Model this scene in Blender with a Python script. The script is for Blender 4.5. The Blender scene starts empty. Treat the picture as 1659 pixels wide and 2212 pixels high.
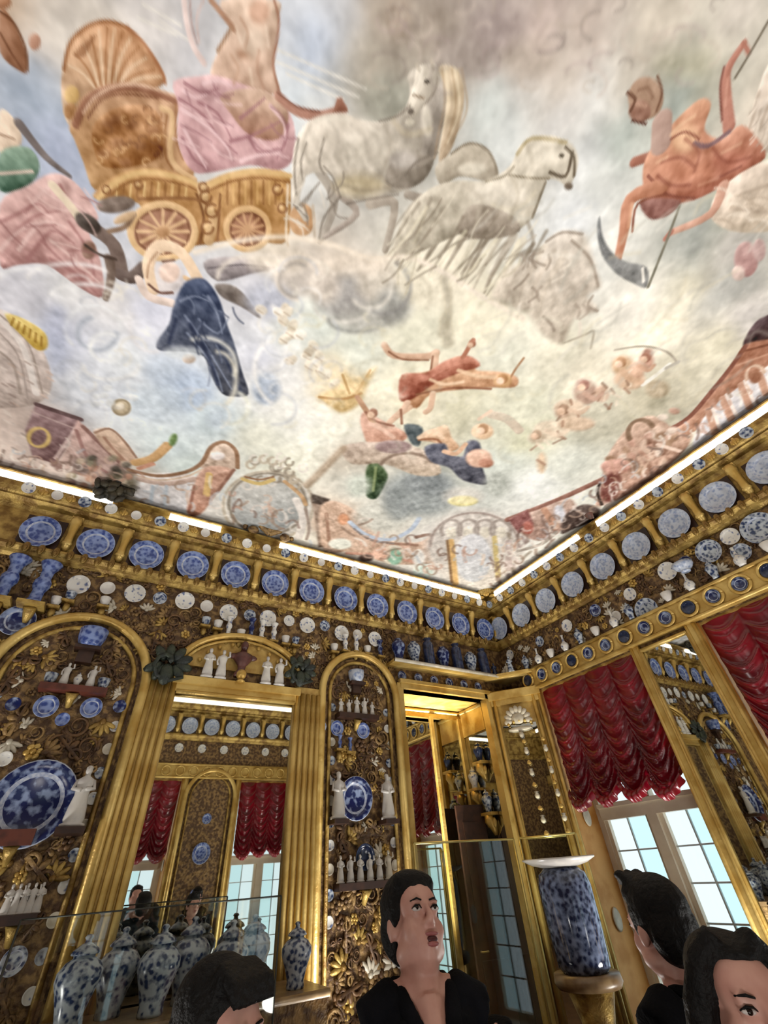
import bpy, math, random, colorsys
import numpy as np
from math import pi, sin, cos, radians as RAD
from mathutils import Vector, Matrix

# ------------------------------------------------------------------ camera
W, H = 1659, 2212
YAW, PITCH, ROLL, FPX = RAD(33.02), RAD(39.92), RAD(-4.47), 928.1
CAM = Vector((0, 0, 1.7))
_f = Vector((sin(YAW) * cos(PITCH), cos(YAW) * cos(PITCH), sin(PITCH)))
_r0 = Vector((cos(YAW), -sin(YAW), 0)); _u0 = _r0.cross(_f)
_r = _r0 * cos(ROLL) + _u0 * sin(ROLL); _u = _u0 * cos(ROLL) - _r0 * sin(ROLL)
scene = bpy.context.scene
col = scene.collection
cd = bpy.data.cameras.new('camera'); cam = bpy.data.objects.new('camera', cd); col.objects.link(cam)
cd.sensor_fit = 'VERTICAL'; cd.sensor_height = 36; cd.lens = 36 * FPX / H; cd.clip_start = .02
cam.matrix_world = Matrix(((_r.x, _u.x, -_f.x, CAM.x), (_r.y, _u.y, -_f.y, CAM.y), (_r.z, _u.z, -_f.z, CAM.z), (0, 0, 0, 1)))
scene.camera = cam
# ------------------------------------------------------------------ world and exposure
world = bpy.data.worlds.new('daylight'); scene.world = world; world.use_nodes = True
_bg = world.node_tree.nodes['Background']; _bg.inputs[0].default_value = (.80, .95, 1.0, 1); _bg.inputs[1].default_value = 1.25
vs = scene.view_settings
vs.view_transform = 'Standard'; vs.look = 'None'; vs.gamma = 1; vs.use_curve_mapping = False; vs.exposure = 0.0
try:
    scene.cycles.use_denoising = True; scene.cycles.max_bounces = 8; scene.cycles.diffuse_bounces = 4
    scene.cycles.glossy_bounces = 5; scene.cycles.transparent_max_bounces = 16
    scene.cycles.caustics_reflective = False; scene.cycles.caustics_refractive = False
    scene.cycles.sample_clamp_indirect = 4
except Exception: pass
# ------------------------------------------------------------------ the room
WX, WY = 4.83, 4.54            # inner faces of the right and the back wall
LX, NY = -3.40, -2.00          # inner faces of the left and the near wall
CZ = 5.06                      # ceiling
# floor-standing uplighters of the room (they wash the painted ceiling)
def uplight(name, loc, aim, watts, size=.5, colr=(1, .965, .91), spread=130):
    l = bpy.data.lights.new(name, 'AREA'); l.shape = 'DISK'; l.size = size; l.energy = watts; l.color = colr; l.spread = RAD(spread)
    o = bpy.data.objects.new(name, l); col.objects.link(o); o.location = loc
    o.rotation_euler = (Vector(aim) - Vector(loc)).to_track_quat('-Z', 'Y').to_euler()
    UPL.append(o); return o
UPL = []
UP = .335
uplight('uplight', (4.5, 2.3, .3), (2.6, 2.2, CZ), 125 * UP)
uplight('uplight', (4.2, .2, .35), (2.2, .6, CZ), 125 * UP)
uplight('uplight', (2.2, 4.0, .35), (1.6, 2.4, CZ), 110 * UP)
uplight('uplight', (-1.6, 3.8, .35), (-.6, 2.4, CZ), 125 * UP)
uplight('uplight', (-2.8, .4, .35), (-.8, .8, CZ), 125 * UP)
uplight('uplight', (-.6, -1.5, .3), (.8, .2, CZ), 110 * UP)
uplight('uplight', (3.4, -1.5, .35), (2.2, .2, CZ), 80 * UP)
uplight('recess_uplight', (3.40, 4.98, .25), (3.62, 5.34, 3.4), 170 * UP, .2, (1, .92, .72), 36)
uplight('corner_uplight', (4.30, 3.95, .25), (4.60, 4.30, 3.2), 15 * UP, .25, (1, .92, .72), 44)

# ------------------------------------------------------------------ helpers
def ray(px, py):
    return (_r * ((px - W / 2) / FPX) + _u * (-(py - H / 2) / FPX) + _f)
def bw(px, py, off=0.):          # photo position -> point of the back wall (off metres in front of it)
    d = ray(px, py); return CAM + d * ((WY - off) / d.y)
def rw(px, py, off=0.):          # photo position -> point of the right wall
    d = ray(px, py); return CAM + d * ((WX - off) / d.x)
def cz(px, py):
    d = ray(px, py); return CAM + d * ((CZ - CAM.z) / d.z)

class MB:
    def __init__(s): s.v = []; s.f = []; s.sm = []
    def add(s, vs_, fs, smooth=True):
        o = len(s.v); s.v += [tuple(x) for x in vs_]
        for f in fs: s.f.append(tuple(i + o for i in f)); s.sm.append(smooth)
        return s
    def box(s, a, b, smooth=False):
        x0, y0, z0 = a; x1, y1, z1 = b
        return s.add([(x0,y0,z0),(x1,y0,z0),(x1,y1,z0),(x0,y1,z0),(x0,y0,z1),(x1,y0,z1),(x1,y1,z1),(x0,y1,z1)],
              [(0,3,2,1),(4,5,6,7),(0,1,5,4),(1,2,6,5),(2,3,7,6),(3,0,4,7)], smooth)
    def lathe(s, prof, n=16, c=(0,0,0), axis='z', squash=1.0, smooth=True):
        # prof: list of (r, h); first/last with r ~ 0 are closed
        vs_ = []; fs = []
        for r, h in prof:
            for k in range(n):
                a = 2 * pi * k / n; p = (r * cos(a), r * sin(a) * squash, h)
                if axis == 'y': p = (p[0], -p[2], p[1])
                if axis == 'x': p = (-p[2], p[0], p[1])
                vs_.append((p[0] + c[0], p[1] + c[1], p[2] + c[2]))
        for i in range(len(prof) - 1):
            for k in range(n):
                k2 = (k + 1) % n; fs.append((i*n+k, i*n+k2, (i+1)*n+k2, (i+1)*n+k))
        fs.append(tuple(range(n - 1, -1, -1))); fs.append(tuple((len(prof)-1)*n + k for k in range(n)))
        return s.add(vs_, fs, smooth)
    def tube(s, pts, r, n=8, smooth=True, flat=1.0):
        pts = [Vector(p) for p in pts]; m = len(pts)
        rs = r if isinstance(r, (list, tuple)) else [r] * m
        vs_ = []; fs = []; up = Vector((0, 0, 1)); prev = None
        for i, p in enumerate(pts):
            t = (pts[min(i+1, m-1)] - pts[max(i-1, 0)])
            if t.length < 1e-9: t = Vector((0, 0, 1))
            t.normalize()
            if prev is None:
                a = t.cross(up)
                if a.length < .1: a = t.cross(Vector((0, 1, 0)))
            else:
                a = prev - t * prev.dot(t)
                if a.length < 1e-6: a = t.cross(up)
            a.normalize(); b = t.cross(a); prev = a
            for k in range(n):
                w = 2 * pi * k / n; vs_.append(p + a * (rs[i] * cos(w)) + b * (rs[i] * flat * sin(w)))
        for i in range(m - 1):
            for k in range(n):
                k2 = (k+1) % n; fs.append((i*n+k, i*n+k2, (i+1)*n+k2, (i+1)*n+k))
        fs.append(tuple(range(n-1, -1, -1))); fs.append(tuple((m-1)*n+k for k in range(n)))
        return s.add(vs_, fs, smooth)
    def ell(s, c, r, n=12, m=8, rot=None):
        vs_ = []; fs = []
        for i in range(m + 1):
            th = pi * i / m
            for k in range(n):
                a = 2*pi*k/n; p = Vector((r[0]*sin(th)*cos(a), r[1]*sin(th)*sin(a), r[2]*cos(th)))
                if rot is not None: p = rot @ p
                vs_.append((p.x+c[0], p.y+c[1], p.z+c[2]))
        for i in range(m):
            for k in range(n):
                k2 = (k+1) % n; fs.append((i*n+k, (i+1)*n+k, (i+1)*n+k2, i*n+k2))
        return s.add(vs_, fs, True)
    def prism(s, poly, h, axis='y', at=0., smooth=False):
        # poly: 2-D outline; extruded by h along axis starting at `at`
        n = len(poly); vs_ = []
        for k in (at, at + h):
            for a, b in poly:
                vs_.append((a, k, b) if axis == 'y' else ((k, a, b) if axis == 'x' else (a, b, k)))
        fs = [tuple(range(n)), tuple(range(2*n-1, n-1, -1))] + [(i, i+n, (i+1) % n + n, (i+1) % n) for i in range(n)]
        return s.add(vs_, fs, smooth)
    def mesh(s, name, mat=None):
        me = bpy.data.meshes.new(name); me.from_pydata(s.v, [], s.f)
        me.polygons.foreach_set('use_smooth', s.sm); me.update()
        if mat: me.materials.append(mat)
        return me

def link(name, me, parent=None, loc=(0,0,0), rot=(0,0,0), scl=None):
    o = bpy.data.objects.new(name, me); col.objects.link(o); o.location = loc; o.rotation_euler = rot
    if scl is not None: o.scale = scl if isinstance(scl, (tuple, list)) else (scl,)*3
    if parent is not None: o.parent = parent
    return o
def tag(o, label, cat, group=None):
    o['label'] = label; o['category'] = cat
    if group: o['group'] = group
    return o
def struct(name, mb, mat, parent=None):
    o = link(name, mb.mesh(name, mat), parent)
    if parent is None: o['kind'] = 'structure'
    return o
def thing(name, label, cat, loc=(0,0,0), rot=(0,0,0), group=None):
    return tag(link(name, None, None, loc, rot), label, cat, group)
def copy_tree(o, parent=None):
    c = o.copy(); col.objects.link(c); c.parent = parent
    for ch in list(o.children): copy_tree(ch, c)
    return c
ORD = ['first','second','third','fourth','fifth','sixth','seventh','eighth','ninth','tenth','eleventh','twelfth','thirteenth','fourteenth','fifteenth','sixteenth','seventeenth','eighteenth','nineteenth','twentieth']
for t in ('twenty','thirty','forty'):
    ORD += [t + '-' + x for x in ORD[:9]] + [{'twenty':'thirtieth','thirty':'fortieth','forty':'fiftieth'}[t]]

# ------------------------------------------------------------------ materials
def lin(c): return tuple(((x/255)/12.92 if x/255 <= .04045 else ((x/255+.055)/1.055)**2.4) for x in c)
def mat(name, rgb=(200,200,200), rough=.5, metal=0., spec=.5, bump=0., bscale=40., var=None, vscale=6., vdetail=4., coat=0., vlo=.4, vhi=.6, sheen=0.):
    m = bpy.data.materials.new(name); m.use_nodes = True; nt = m.node_tree; N = nt.nodes; L = nt.links
    p = N['Principled BSDF']; p.inputs['Base Color'].default_value = (*lin(rgb), 1)
    p.inputs['Roughness'].default_value = rough; p.inputs['Metallic'].default_value = metal
    p.inputs['Specular IOR Level'].default_value = spec
    if coat: p.inputs['Coat Weight'].default_value = coat
    if sheen: p.inputs['Sheen Weight'].default_value = sheen
    tc = N.new('ShaderNodeTexCoord')
    if var is not None:
        nz = N.new('ShaderNodeTexNoise'); nz.inputs['Scale'].default_value = vscale; nz.inputs['Detail'].default_value = vdetail
        L.new(tc.outputs['Object'], nz.inputs['Vector'])
        r = N.new('ShaderNodeValToRGB'); r.color_ramp.elements[0].position = vlo; r.color_ramp.elements[1].position = vhi
        r.color_ramp.elements[0].color = (*lin(rgb), 1); r.color_ramp.elements[1].color = (*lin(var), 1)
        L.new(nz.outputs['Fac'], r.inputs['Fac']); L.new(r.outputs['Color'], p.inputs['Base Color'])
    if bump:
        b = N.new('ShaderNodeBump'); b.inputs['Strength'].default_value = bump; b.inputs['Distance'].default_value = .02
        n2 = N.new('ShaderNodeTexNoise'); n2.inputs['Scale'].default_value = bscale; n2.inputs['Detail'].default_value = 5
        L.new(tc.outputs['Object'], n2.inputs['Vector']); L.new(n2.outputs['Fac'], b.inputs['Height']); L.new(b.outputs['Normal'], p.inputs['Normal'])
    return m
def porcelain(name, base, ink, scale=14., lo=.46, hi=.54, rim=None, rough=.22):
    # glazed ware with a painted pattern: noise tendrils plus a voronoi flower pattern
    m = bpy.data.materials.new(name); m.use_nodes = True; nt = m.node_tree; N = nt.nodes; L = nt.links
    p = N['Principled BSDF']; p.inputs['Roughness'].default_value = rough
    tc = N.new('ShaderNodeTexCoord'); oi = N.new('ShaderNodeObjectInfo')
    ad = N.new('ShaderNodeVectorMath'); ad.operation = 'ADD'
    mu = N.new('ShaderNodeMath'); mu.operation = 'MULTIPLY'; mu.inputs[1].default_value = 37.
    L.new(oi.outputs['Random'], mu.inputs[0]); L.new(tc.outputs['Object'], ad.inputs[0]); L.new(mu.outputs[0], ad.inputs[1])
    v = N.new('ShaderNodeTexVoronoi'); v.feature = 'SMOOTH_F1'; v.inputs['Scale'].default_value = scale
    nz = N.new('ShaderNodeTexNoise'); nz.inputs['Scale'].default_value = scale * .9; nz.inputs['Detail'].default_value = 4
    L.new(ad.outputs[0], v.inputs['Vector']); L.new(ad.outputs[0], nz.inputs['Vector'])
    mx = N.new('ShaderNodeMath'); mx.operation = 'ADD'; L.new(v.outputs['Distance'], mx.inputs[0]); L.new(nz.outputs['Fac'], mx.inputs[1])
    m2 = N.new('ShaderNodeMath'); m2.operation = 'MULTIPLY'; m2.inputs[1].default_value = .55; L.new(mx.outputs[0], m2.inputs[0])
    r = N.new('ShaderNodeValToRGB'); r.color_ramp.elements[0].position = lo; r.color_ramp.elements[1].position = hi
    r.color_ramp.elements[0].color = (*lin(ink), 1); r.color_ramp.elements[1].color = (*lin(base), 1)
    L.new(m2.outputs[0], r.inputs['Fac']); L.new(r.outputs['Color'], p.inputs['Base Color'])
    return m
GOLD = mat('gold_leaf', (190,160,88), .42, .4, bump=.35, bscale=60, var=(126,96,44), vscale=9)
GOLDP = mat('polished_gold', (216,186,112), .36, .4, bump=.15, bscale=40, var=(186,150,76), vscale=5)
GOLDD = mat('worn_gilding', (152,122,76), .55, .2, bump=.5, bscale=45, var=(80,56,34), vscale=14, vlo=.42, vhi=.62)
GOLDB = mat('matt_gold_paint', (204,172,100), .55, .25, bump=.2, bscale=50, var=(176,140,72), vscale=8)
def lacquer():
    m = mat('brown_gilded_relief', (84,60,38), .55, .1, bump=.9, bscale=26, var=(148,118,74), vscale=19, vdetail=6, vlo=.44, vhi=.60)
    return m
LACQ = lacquer()
LACQ2 = mat('ochre_lacquer', (146,104,50), .5, .25, bump=.5, bscale=40, var=(108,72,32), vscale=5, vlo=.35, vhi=.65)
DARKB = mat('dark_brown_wood', (44,26,19), .45, var=(60,36,25), vscale=12)
REDWOOD = mat('red_brown_wood', (98,48,34), .5, var=(72,34,24), vscale=12)
WHITEP = mat('white_porcelain', (214,210,202), .25, var=(196,192,188), vscale=8)
IVORY = mat('ivory_porcelain', (206,198,180), .35, var=(186,178,160), vscale=14)
BLUEW = porcelain('blue_and_white_porcelain', (128,146,192), (56,74,136), 30, .40, .60)
BLUEL = porcelain('pale_blue_porcelain', (180,188,202), (132,146,176), 34, .38, .56)
BLUED = porcelain('deep_cobalt_porcelain', (140,156,190), (22,34,84), 26, .50, .66)
BLUEG = porcelain('grey_blue_porcelain', (178,186,194), (44,60,96), 34, .40, .58)
NAVY = mat('dark_glazed_porcelain', (26,34,58), .15, var=(48,60,92), vscale=20)
WSPOT = porcelain('white_dish_porcelain', (218,216,210), (104,116,152), 30, .33, .46)
TEAL = mat('dark_patinated_leaf', (58,66,52), .5, .2, bump=.6, bscale=30, var=(36,42,40), vscale=10)
WINW = mat('cream_window_paint', (226,214,192), .45, var=(214,200,176), vscale=4)
BRASS = mat('brass_edge', (206,190,124), .3, .7)
STONE = mat('veined_marble_top', (150,126,92), .35, var=(112,88,60), vscale=7)
FLOORM = mat('parquet_floor', (122,84,52), .4, var=(92,60,36), vscale=5)
PLASTER = mat('stucco', (208,200,188), .6, bump=.3, bscale=20, var=(176,160,140), vscale=6)
def simple(name, build):
    m = bpy.data.materials.new(name); m.use_nodes = True; nt = m.node_tree; nt.nodes.clear()
    out = nt.nodes.new('ShaderNodeOutputMaterial'); nt.links.new(build(nt), out.inputs['Surface']); return m
def _mirror(nt):
    g = nt.nodes.new('ShaderNodeBsdfGlossy'); g.inputs['Color'].default_value = (.74,.75,.70,1); g.inputs['Roughness'].default_value = .015; return g.outputs[0]
MIRROR = simple('old_mirror_glass', _mirror)
def _glass(tint, gl):
    def f(nt):
        t = nt.nodes.new('ShaderNodeBsdfTransparent'); t.inputs[0].default_value = (*tint, 1)
        g = nt.nodes.new('ShaderNodeBsdfGlossy'); g.inputs['Roughness'].default_value = .02
        m = nt.nodes.new('ShaderNodeMixShader'); m.inputs[0].default_value = gl
        nt.links.new(t.outputs[0], m.inputs[1]); nt.links.new(g.outputs[0], m.inputs[2]); return m.outputs[0]
    return f
PANE = simple('window_glass', _glass((.86,.95,.96), .03))
PANE2 = simple('milky_window_glass', _glass((.98,.99,1.0), .03))
CASEGL = simple('showcase_glass', _glass((.96,.98,.97), .05))
def _led(nt):
    e = nt.nodes.new('ShaderNodeEmission'); e.inputs[0].default_value = (1,.96,.86,1); e.inputs[1].default_value = 3.2; return e.outputs[0]
LED = simple('lit_diffuser', _led)
def satin():
    m = mat('crimson_satin', (128,6,28), .30, spec=.6, var=(98,3,20), vscale=3); return m
SATIN = satin()
# ------------------------------------------------------------------ ceiling with its painting
def fresco():
    step = .0090
    nx = int((WX - LX) / step) + 1; ny = int((WY - NY) / step) + 1
    gx = np.linspace(LX, WX, nx); gy = np.linspace(NY, WY, ny)
    rng = np.random.RandomState(4)
    def vnoise(shape_x, shape_y, cell, seed):
        r = np.random.RandomState(seed)
        cx = int((WX - LX) / cell) + 3; cy = int((WY - NY) / cell) + 3
        g = r.rand(cy, cx)
        fx = (gx - LX) / cell; fy = (gy - NY) / cell
        ix = fx.astype(int); iy = fy.astype(int); tx = fx - ix; ty = fy - iy
        tx = tx*tx*(3-2*tx); ty = ty*ty*(3-2*ty)
        a = g[iy][:, ix]; b = g[iy][:, ix+1]; c = g[iy+1][:, ix]; d = g[iy+1][:, ix+1]
        return (a*(1-tx)+b*tx)*(1-ty)[:, None] + (c*(1-tx)+d*tx)*ty[:, None]
    def fbm(cell, seed, oct=4):
        s = 0; w = 0; a = 1
        for k in range(oct):
            s = s + a*vnoise(nx, ny, cell/2**k, seed+k); w += a; a *= .55
        return s/w - .5
    def plane(p): q = cz(*p); return (q.x, q.y)
    def mpp(p):                                       # metres per photo pixel at a spot of the ceiling
        a = plane(p); b = plane((p[0]+4, p[1])); c = plane((p[0], p[1]+4))
        return math.sqrt(abs((b[0]-a[0])*(c[1]-a[1])-(b[1]-a[1])*(c[0]-a[0])))/4
    # --- ground: colour spots of the sky and the clouds, blended
    SP = """0 0 200 172 145;100 60 205 198 190;330 60 205 200 198;400 120 190 190 196;640 60 205 210 220;700 120 190 203 226;760 30 206 209 216;620 160 205 210 215;690 250 205 208 208;640 215 200 212 222;850 60 176 162 147;950 60 166 153 141;1050 60 166 152 149;1000 100 160 148 138;820 170 170 160 145;860 230 150 150 138;1150 60 190 172 165;1250 80 202 186 176;1400 60 206 196 181;1550 60 206 198 190;1500 130 185 180 156;1350 150 197 187 172;1200 160 191 180 167;1040 230 200 209 208;1100 280 200 206 206;1200 220 206 206 206;1290 200 212 214 214;1330 280 172 183 177;1300 380 206 209 206;1270 330 206 209 211;1460 180 168 180 176;1620 400 185 190 170;1640 230 215 205 190;40 190 158 171 190;90 260 163 177 196;130 330 180 190 216;230 90 192 184 174;1230 450 209 213 217;1250 560 211 213 211;1300 560 219 219 213;1350 650 223 219 209;1500 500 163 167 162;1580 620 168 169 165;1620 690 200 196 193;1480 620 206 201 181;1420 720 223 216 196;1550 750 201 196 173;1600 520 176 173 168;600 540 216 206 191;700 560 202 190 177;760 640 162 160 157;700 700 206 213 206;620 700 206 211 206;780 760 209 213 201;900 640 211 206 186;960 600 221 213 193;1040 680 223 216 191;900 730 213 211 191;1100 760 206 206 191;1180 760 216 211 191;1150 860 194 194 174;1250 800 223 216 196;150 620 222 222 224;60 640 201 201 211;180 700 196 199 211;250 650 212 210 212;330 660 196 199 216;130 720 184 190 211;260 760 206 211 216;350 800 188 199 216;400 850 178 194 216;300 870 201 211 219;200 850 206 211 221;350 950 200 213 216;450 900 194 208 213;400 1010 206 219 216;560 760 200 203 216;620 820 217 217 217;540 640 194 195 206;640 900 217 217 212;560 950 221 221 206;680 950 219 219 206;620 1000 216 216 199;720 820 226 207 168;900 850 205 196 166;1000 870 195 191 166;1100 1000 194 200 192;1150 950 200 199 171;1060 1050 184 188 182;900 1060 164 170 168;780 1050 206 206 196;820 1110 206 201 189;750 1000 196 187 172;1150 1050 216 219 216;1230 1000 206 209 199;1000 1150 211 206 201;1020 1200 216 216 216;720 1130 213 180 152;640 1160 216 213 201;540 1090 190 188 180;420 1080 206 201 196;30 900 206 187 177;100 950 192 168 158;30 780 206 194 187;300 1050 201 191 176;1300 900 189 185 166;1400 850 201 193 166;-300 400 190 190 200;-300 900 200 190 185;1000 -200 180 170 165;400 -200 200 200 206;1900 300 200 195 185;1900 700 195 185 170"""
    pts = []; cols = []
    for s in SP.split(';'):
        a = [float(t) for t in s.split()]; q = plane(a[:2]); pts.append(q); cols.append(a[2:])
    pts = np.array(pts); cols = np.array(cols)
    warp = .16
    XX, YY = np.meshgrid(gx, gy)
    WXn = XX + warp*2*fbm(.7, 10); WYn = YY + warp*2*fbm(.7, 20)
    num = np.zeros((ny, nx, 3)); den = np.zeros((ny, nx))
    for (a, b), c in zip(pts, cols):
        w = 1/((WXn-a)**2+(WYn-b)**2+.012)**1.7
        den += w; num += w[..., None]*c
    C = num/den[..., None]
    cl = fbm(.55, 30, 5); ridge = 1-np.abs(fbm(.34, 50, 4))*5
    rd2 = 1-np.abs(fbm(.15, 60, 3))*6
    C += (cl*56 + np.clip(ridge, -1, 1)*10 + np.clip(rd2, -1, 1)*7 + 5)[..., None]*np.array([1, .97, .93])
    # --- brushes
    def window(x0, x1, y0, y1):
        i0 = max(0, int((x0-LX)/step)); i1 = min(nx, int((x1-LX)/step)+2); j0 = max(0, int((y0-NY)/step)); j1 = min(ny, int((y1-NY)/step)+2)
        return i0, i1, j0, j1
    streak = fbm(.06, 80, 3); blot = fbm(.16, 90, 3)
    def smooth(ps, closed):
        out = []; n = len(ps)
        rngk = range(n) if closed else range(n-1)
        for i in rngk:
            p0, p1, p2, p3 = (ps[(i-1) % n], ps[i], ps[(i+1) % n], ps[(i+2) % n]) if closed else (ps[max(i-1,0)], ps[i], ps[i+1], ps[min(i+2,n-1)])
            for t in (0, .25, .5, .75):
                out.append(tuple(.5*((2*p1[k])+(-p0[k]+p2[k])*t+(2*p0[k]-5*p1[k]+4*p2[k]-p3[k])*t*t+(-p0[k]+3*p1[k]-3*p2[k]+p3[k])*t**3) for k in (0, 1)))
        if not closed: out.append(ps[-1])
        return out
    fold = np.sin(2*pi*(XX*.8+YY*.6)/.13+9*fbm(.4, 140, 3)*2)*.5+np.sin(2*pi*(XX*.5-YY*.86)/.075+12*fbm(.3, 160, 3))*.35
    def model(sd, cen, sc_, k):
        # painted relief: the edge towards the painted light is lighter, the other one darker
        if not k or min(sd.shape) < 3: return None
        gy_, gx_ = np.gradient(sd, step); n_ = np.sqrt(gx_**2+gy_**2)+1e-6
        o = np.array(plane(cen)); e = np.array(plane((cen[0]-5, cen[1]-8)))-o; e /= np.linalg.norm(e)
        bnd = min(16*sc_, .5*max(sd.max(), .01))
        return k*(-(gx_*e[0]+gy_*e[1])/n_)*np.exp(-np.clip(sd, 0, None)/bnd)
    def paint(i0, i1, j0, j1, a, c, tex, md=None):
        c = np.array(c, float)
        if c.ndim == 1: c = np.broadcast_to(c, (j1-j0, i1-i0, 3))
        c = c + (streak[j0:j1, i0:i1]*tex*1.6 + blot[j0:j1, i0:i1]*tex*1.2 + fold[j0:j1, i0:i1]*tex*.30 + (md if md is not None else 0))[..., None]
        C[j0:j1, i0:i1] = C[j0:j1, i0:i1]*(1-a[..., None]) + c*a[..., None]
    def PG(ps, c1, c2=None, d=(0, 1), soft=3.5, al=1., tex=34, sm=True, mod=26):
        cen = (sum(p[0] for p in ps)/len(ps), sum(p[1] for p in ps)/len(ps)); sc = mpp(cen); s = max(soft*sc, step*.9)
        q = np.array([plane(p) for p in (smooth(ps, True) if sm else ps)])
        i0, i1, j0, j1 = window(q[:,0].min()-s, q[:,0].max()+s, q[:,1].min()-s, q[:,1].max()+s)
        if i1 <= i0 or j1 <= j0: return
        X = XX[j0:j1, i0:i1]; Y = YY[j0:j1, i0:i1]
        ins = np.zeros(X.shape, bool); dist = np.full(X.shape, 9.)
        n = len(q)
        for k in range(n):
            ax, ay = q[k]; bx, by = q[(k+1) % n]
            if abs(by-ay) > 1e-9:
                ins ^= ((ay > Y) != (by > Y)) & (X < (bx-ax)*(Y-ay)/(by-ay)+ax)
            l2 = (bx-ax)**2+(by-ay)**2+1e-12; t = np.clip(((X-ax)*(bx-ax)+(Y-ay)*(by-ay))/l2, 0, 1)
            dist = np.minimum(dist, (X-ax-t*(bx-ax))**2+(Y-ay-t*(by-ay))**2)
        sd = np.sqrt(dist)*np.where(ins, 1, -1)
        a = np.clip(sd/(2*s)+.5, 0, 1); a = a*a*(3-2*a)*al
        cc = c1; md = model(sd, cen, sc, mod)
        if c2 is not None:
            # shading across the form, from c1 to c2, along a direction given in the photo
            o = np.array(plane(cen)); e = np.array(plane((cen[0]+d[0]*10, cen[1]+d[1]*10)))-o; e /= np.linalg.norm(e)
            pr = (q-o)@e; t = np.clip(((X-o[0])*e[0]+(Y-o[1])*e[1]-pr.min())/(pr.max()-pr.min()+1e-9), 0, 1)[..., None]
            cc = np.array(c1)*(1-t)+np.array(c2)*t
        paint(i0, i1, j0, j1, a, cc, tex, md)
    def ST(ps, w, c, soft=2.4, al=1., w2=None, tex=16):
        q0 = smooth(ps, False) if len(ps) > 2 else ps
        ws = np.linspace(w, w if w2 is None else w2, len(q0))/2
        q = np.array([plane(p) for p in q0]); sc = np.array([mpp(p) for p in q0]); r = ws*sc; s = max(soft*sc.mean(), step*.9)
        m = r.max()+s
        i0, i1, j0, j1 = window(q[:,0].min()-m, q[:,0].max()+m, q[:,1].min()-m, q[:,1].max()+m)
        if i1 <= i0 or j1 <= j0: return
        X = XX[j0:j1, i0:i1]; Y = YY[j0:j1, i0:i1]; sd = np.full(X.shape, -9.)
        for k in range(len(q)-1):
            ax, ay = q[k]; bx, by = q[k+1]; l2 = (bx-ax)**2+(by-ay)**2+1e-12
            t = np.clip(((X-ax)*(bx-ax)+(Y-ay)*(by-ay))/l2, 0, 1)
            sd = np.maximum(sd, r[k]*(1-t)+r[k+1]*t-np.sqrt((X-ax-t*(bx-ax))**2+(Y-ay-t*(by-ay))**2))
        a = np.clip(sd/(2*s)+.5, 0, 1); paint(i0, i1, j0, j1, a*a*(3-2*a)*al, c, tex, model(sd, ps[len(ps)//2], sc.mean(), 20) if w > 11 else None)
    def EL(x, y, rx, ry, c1, c2=None, d=(0, 1), rot=0, soft=4, al=1., tex=26):
        ca, sa = cos(RAD(rot)), sin(RAD(rot))
        PG([(x+rx*cos(t)*ca-ry*sin(t)*sa, y+rx*cos(t)*sa+ry*sin(t)*ca) for t in [k*pi/6 for k in range(12)]], c1, c2, d, soft, al, tex, True, 0 if soft > 8 else 20)
    def RG(x, y, rx, ry, w, c, a0=0, a1=360, soft=3, al=1.):
        ST([(x+rx*cos(RAD(a)), y+ry*sin(RAD(a))) for a in np.linspace(a0, a1, 13)], w, c, soft, al)
    FRESCO_SHAPES(PG, ST, EL, RG, rng)
    C += (fbm(.05, 130, 2)*22)[..., None]
    g = C.mean(-1, keepdims=True); C = g+(C-g)*np.where(C[..., :1] > C[..., 2:]+30, .70, .80); C = 170+(C-170)*1.16-4
    C = np.clip(C, 25, 244)/255
    Lc = np.where(C <= .04045, C/12.92, ((C+.055)/1.055)**2.4)
    # --- the ceiling itself: one slab whose underside carries the painting
    co = np.stack([XX, YY, np.full_like(XX, CZ)], -1).reshape(-1, 3)
    idx = np.arange(nx*ny).reshape(ny, nx)
    fa = np.stack([idx[:-1,:-1], idx[1:,:-1], idx[1:,1:], idx[:-1,1:]], -1).reshape(-1, 4)
    me = bpy.data.meshes.new('ceiling')
    me.vertices.add(len(co)); me.vertices.foreach_set('co', co.ravel())
    me.loops.add(fa.size); me.loops.foreach_set('vertex_index', fa.ravel().astype(np.int32))
    me.polygons.add(len(fa)); me.polygons.foreach_set('loop_start', np.arange(0, fa.size, 4, dtype=np.int32)); me.polygons.foreach_set('loop_total', np.full(len(fa), 4, np.int32))
    me.update(); me.validate()
    at = me.color_attributes.new('painting', 'FLOAT_COLOR', 'POINT')
    at.data.foreach_set('color', np.concatenate([Lc.reshape(-1, 3), np.ones((nx*ny, 1))], 1).astype(np.float32).ravel())
    m = bpy.data.materials.new('ceiling_painting'); m.use_nodes = True; N = m.node_tree.nodes; L = m.node_tree.links
    p = N['Principled BSDF']; p.inputs['Roughness'].default_value = .75; p.inputs['Specular IOR Level'].default_value = .15
    a = N.new('ShaderNodeAttribute'); a.attribute_name = 'painting'
    nz = N.new('ShaderNodeTexNoise'); nz.inputs['Scale'].default_value = 60; nz.inputs['Detail'].default_value = 3
    mr = N.new('ShaderNodeMapRange'); mr.inputs['To Min'].default_value = .88; mr.inputs['To Max'].default_value = 1.12
    mx = N.new('ShaderNodeVectorMath'); mx.operation = 'SCALE'
    L.new(nz.outputs['Fac'], mr.inputs['Value']); L.new(a.outputs['Color'], mx.inputs[0]); L.new(mr.outputs[0], mx.inputs['Scale'])
    L.new(mx.outputs[0], p.inputs['Base Color'])
    me.materials.append(m)
    o = link('ceiling', me); o['kind'] = 'structure'
    return o

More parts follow.
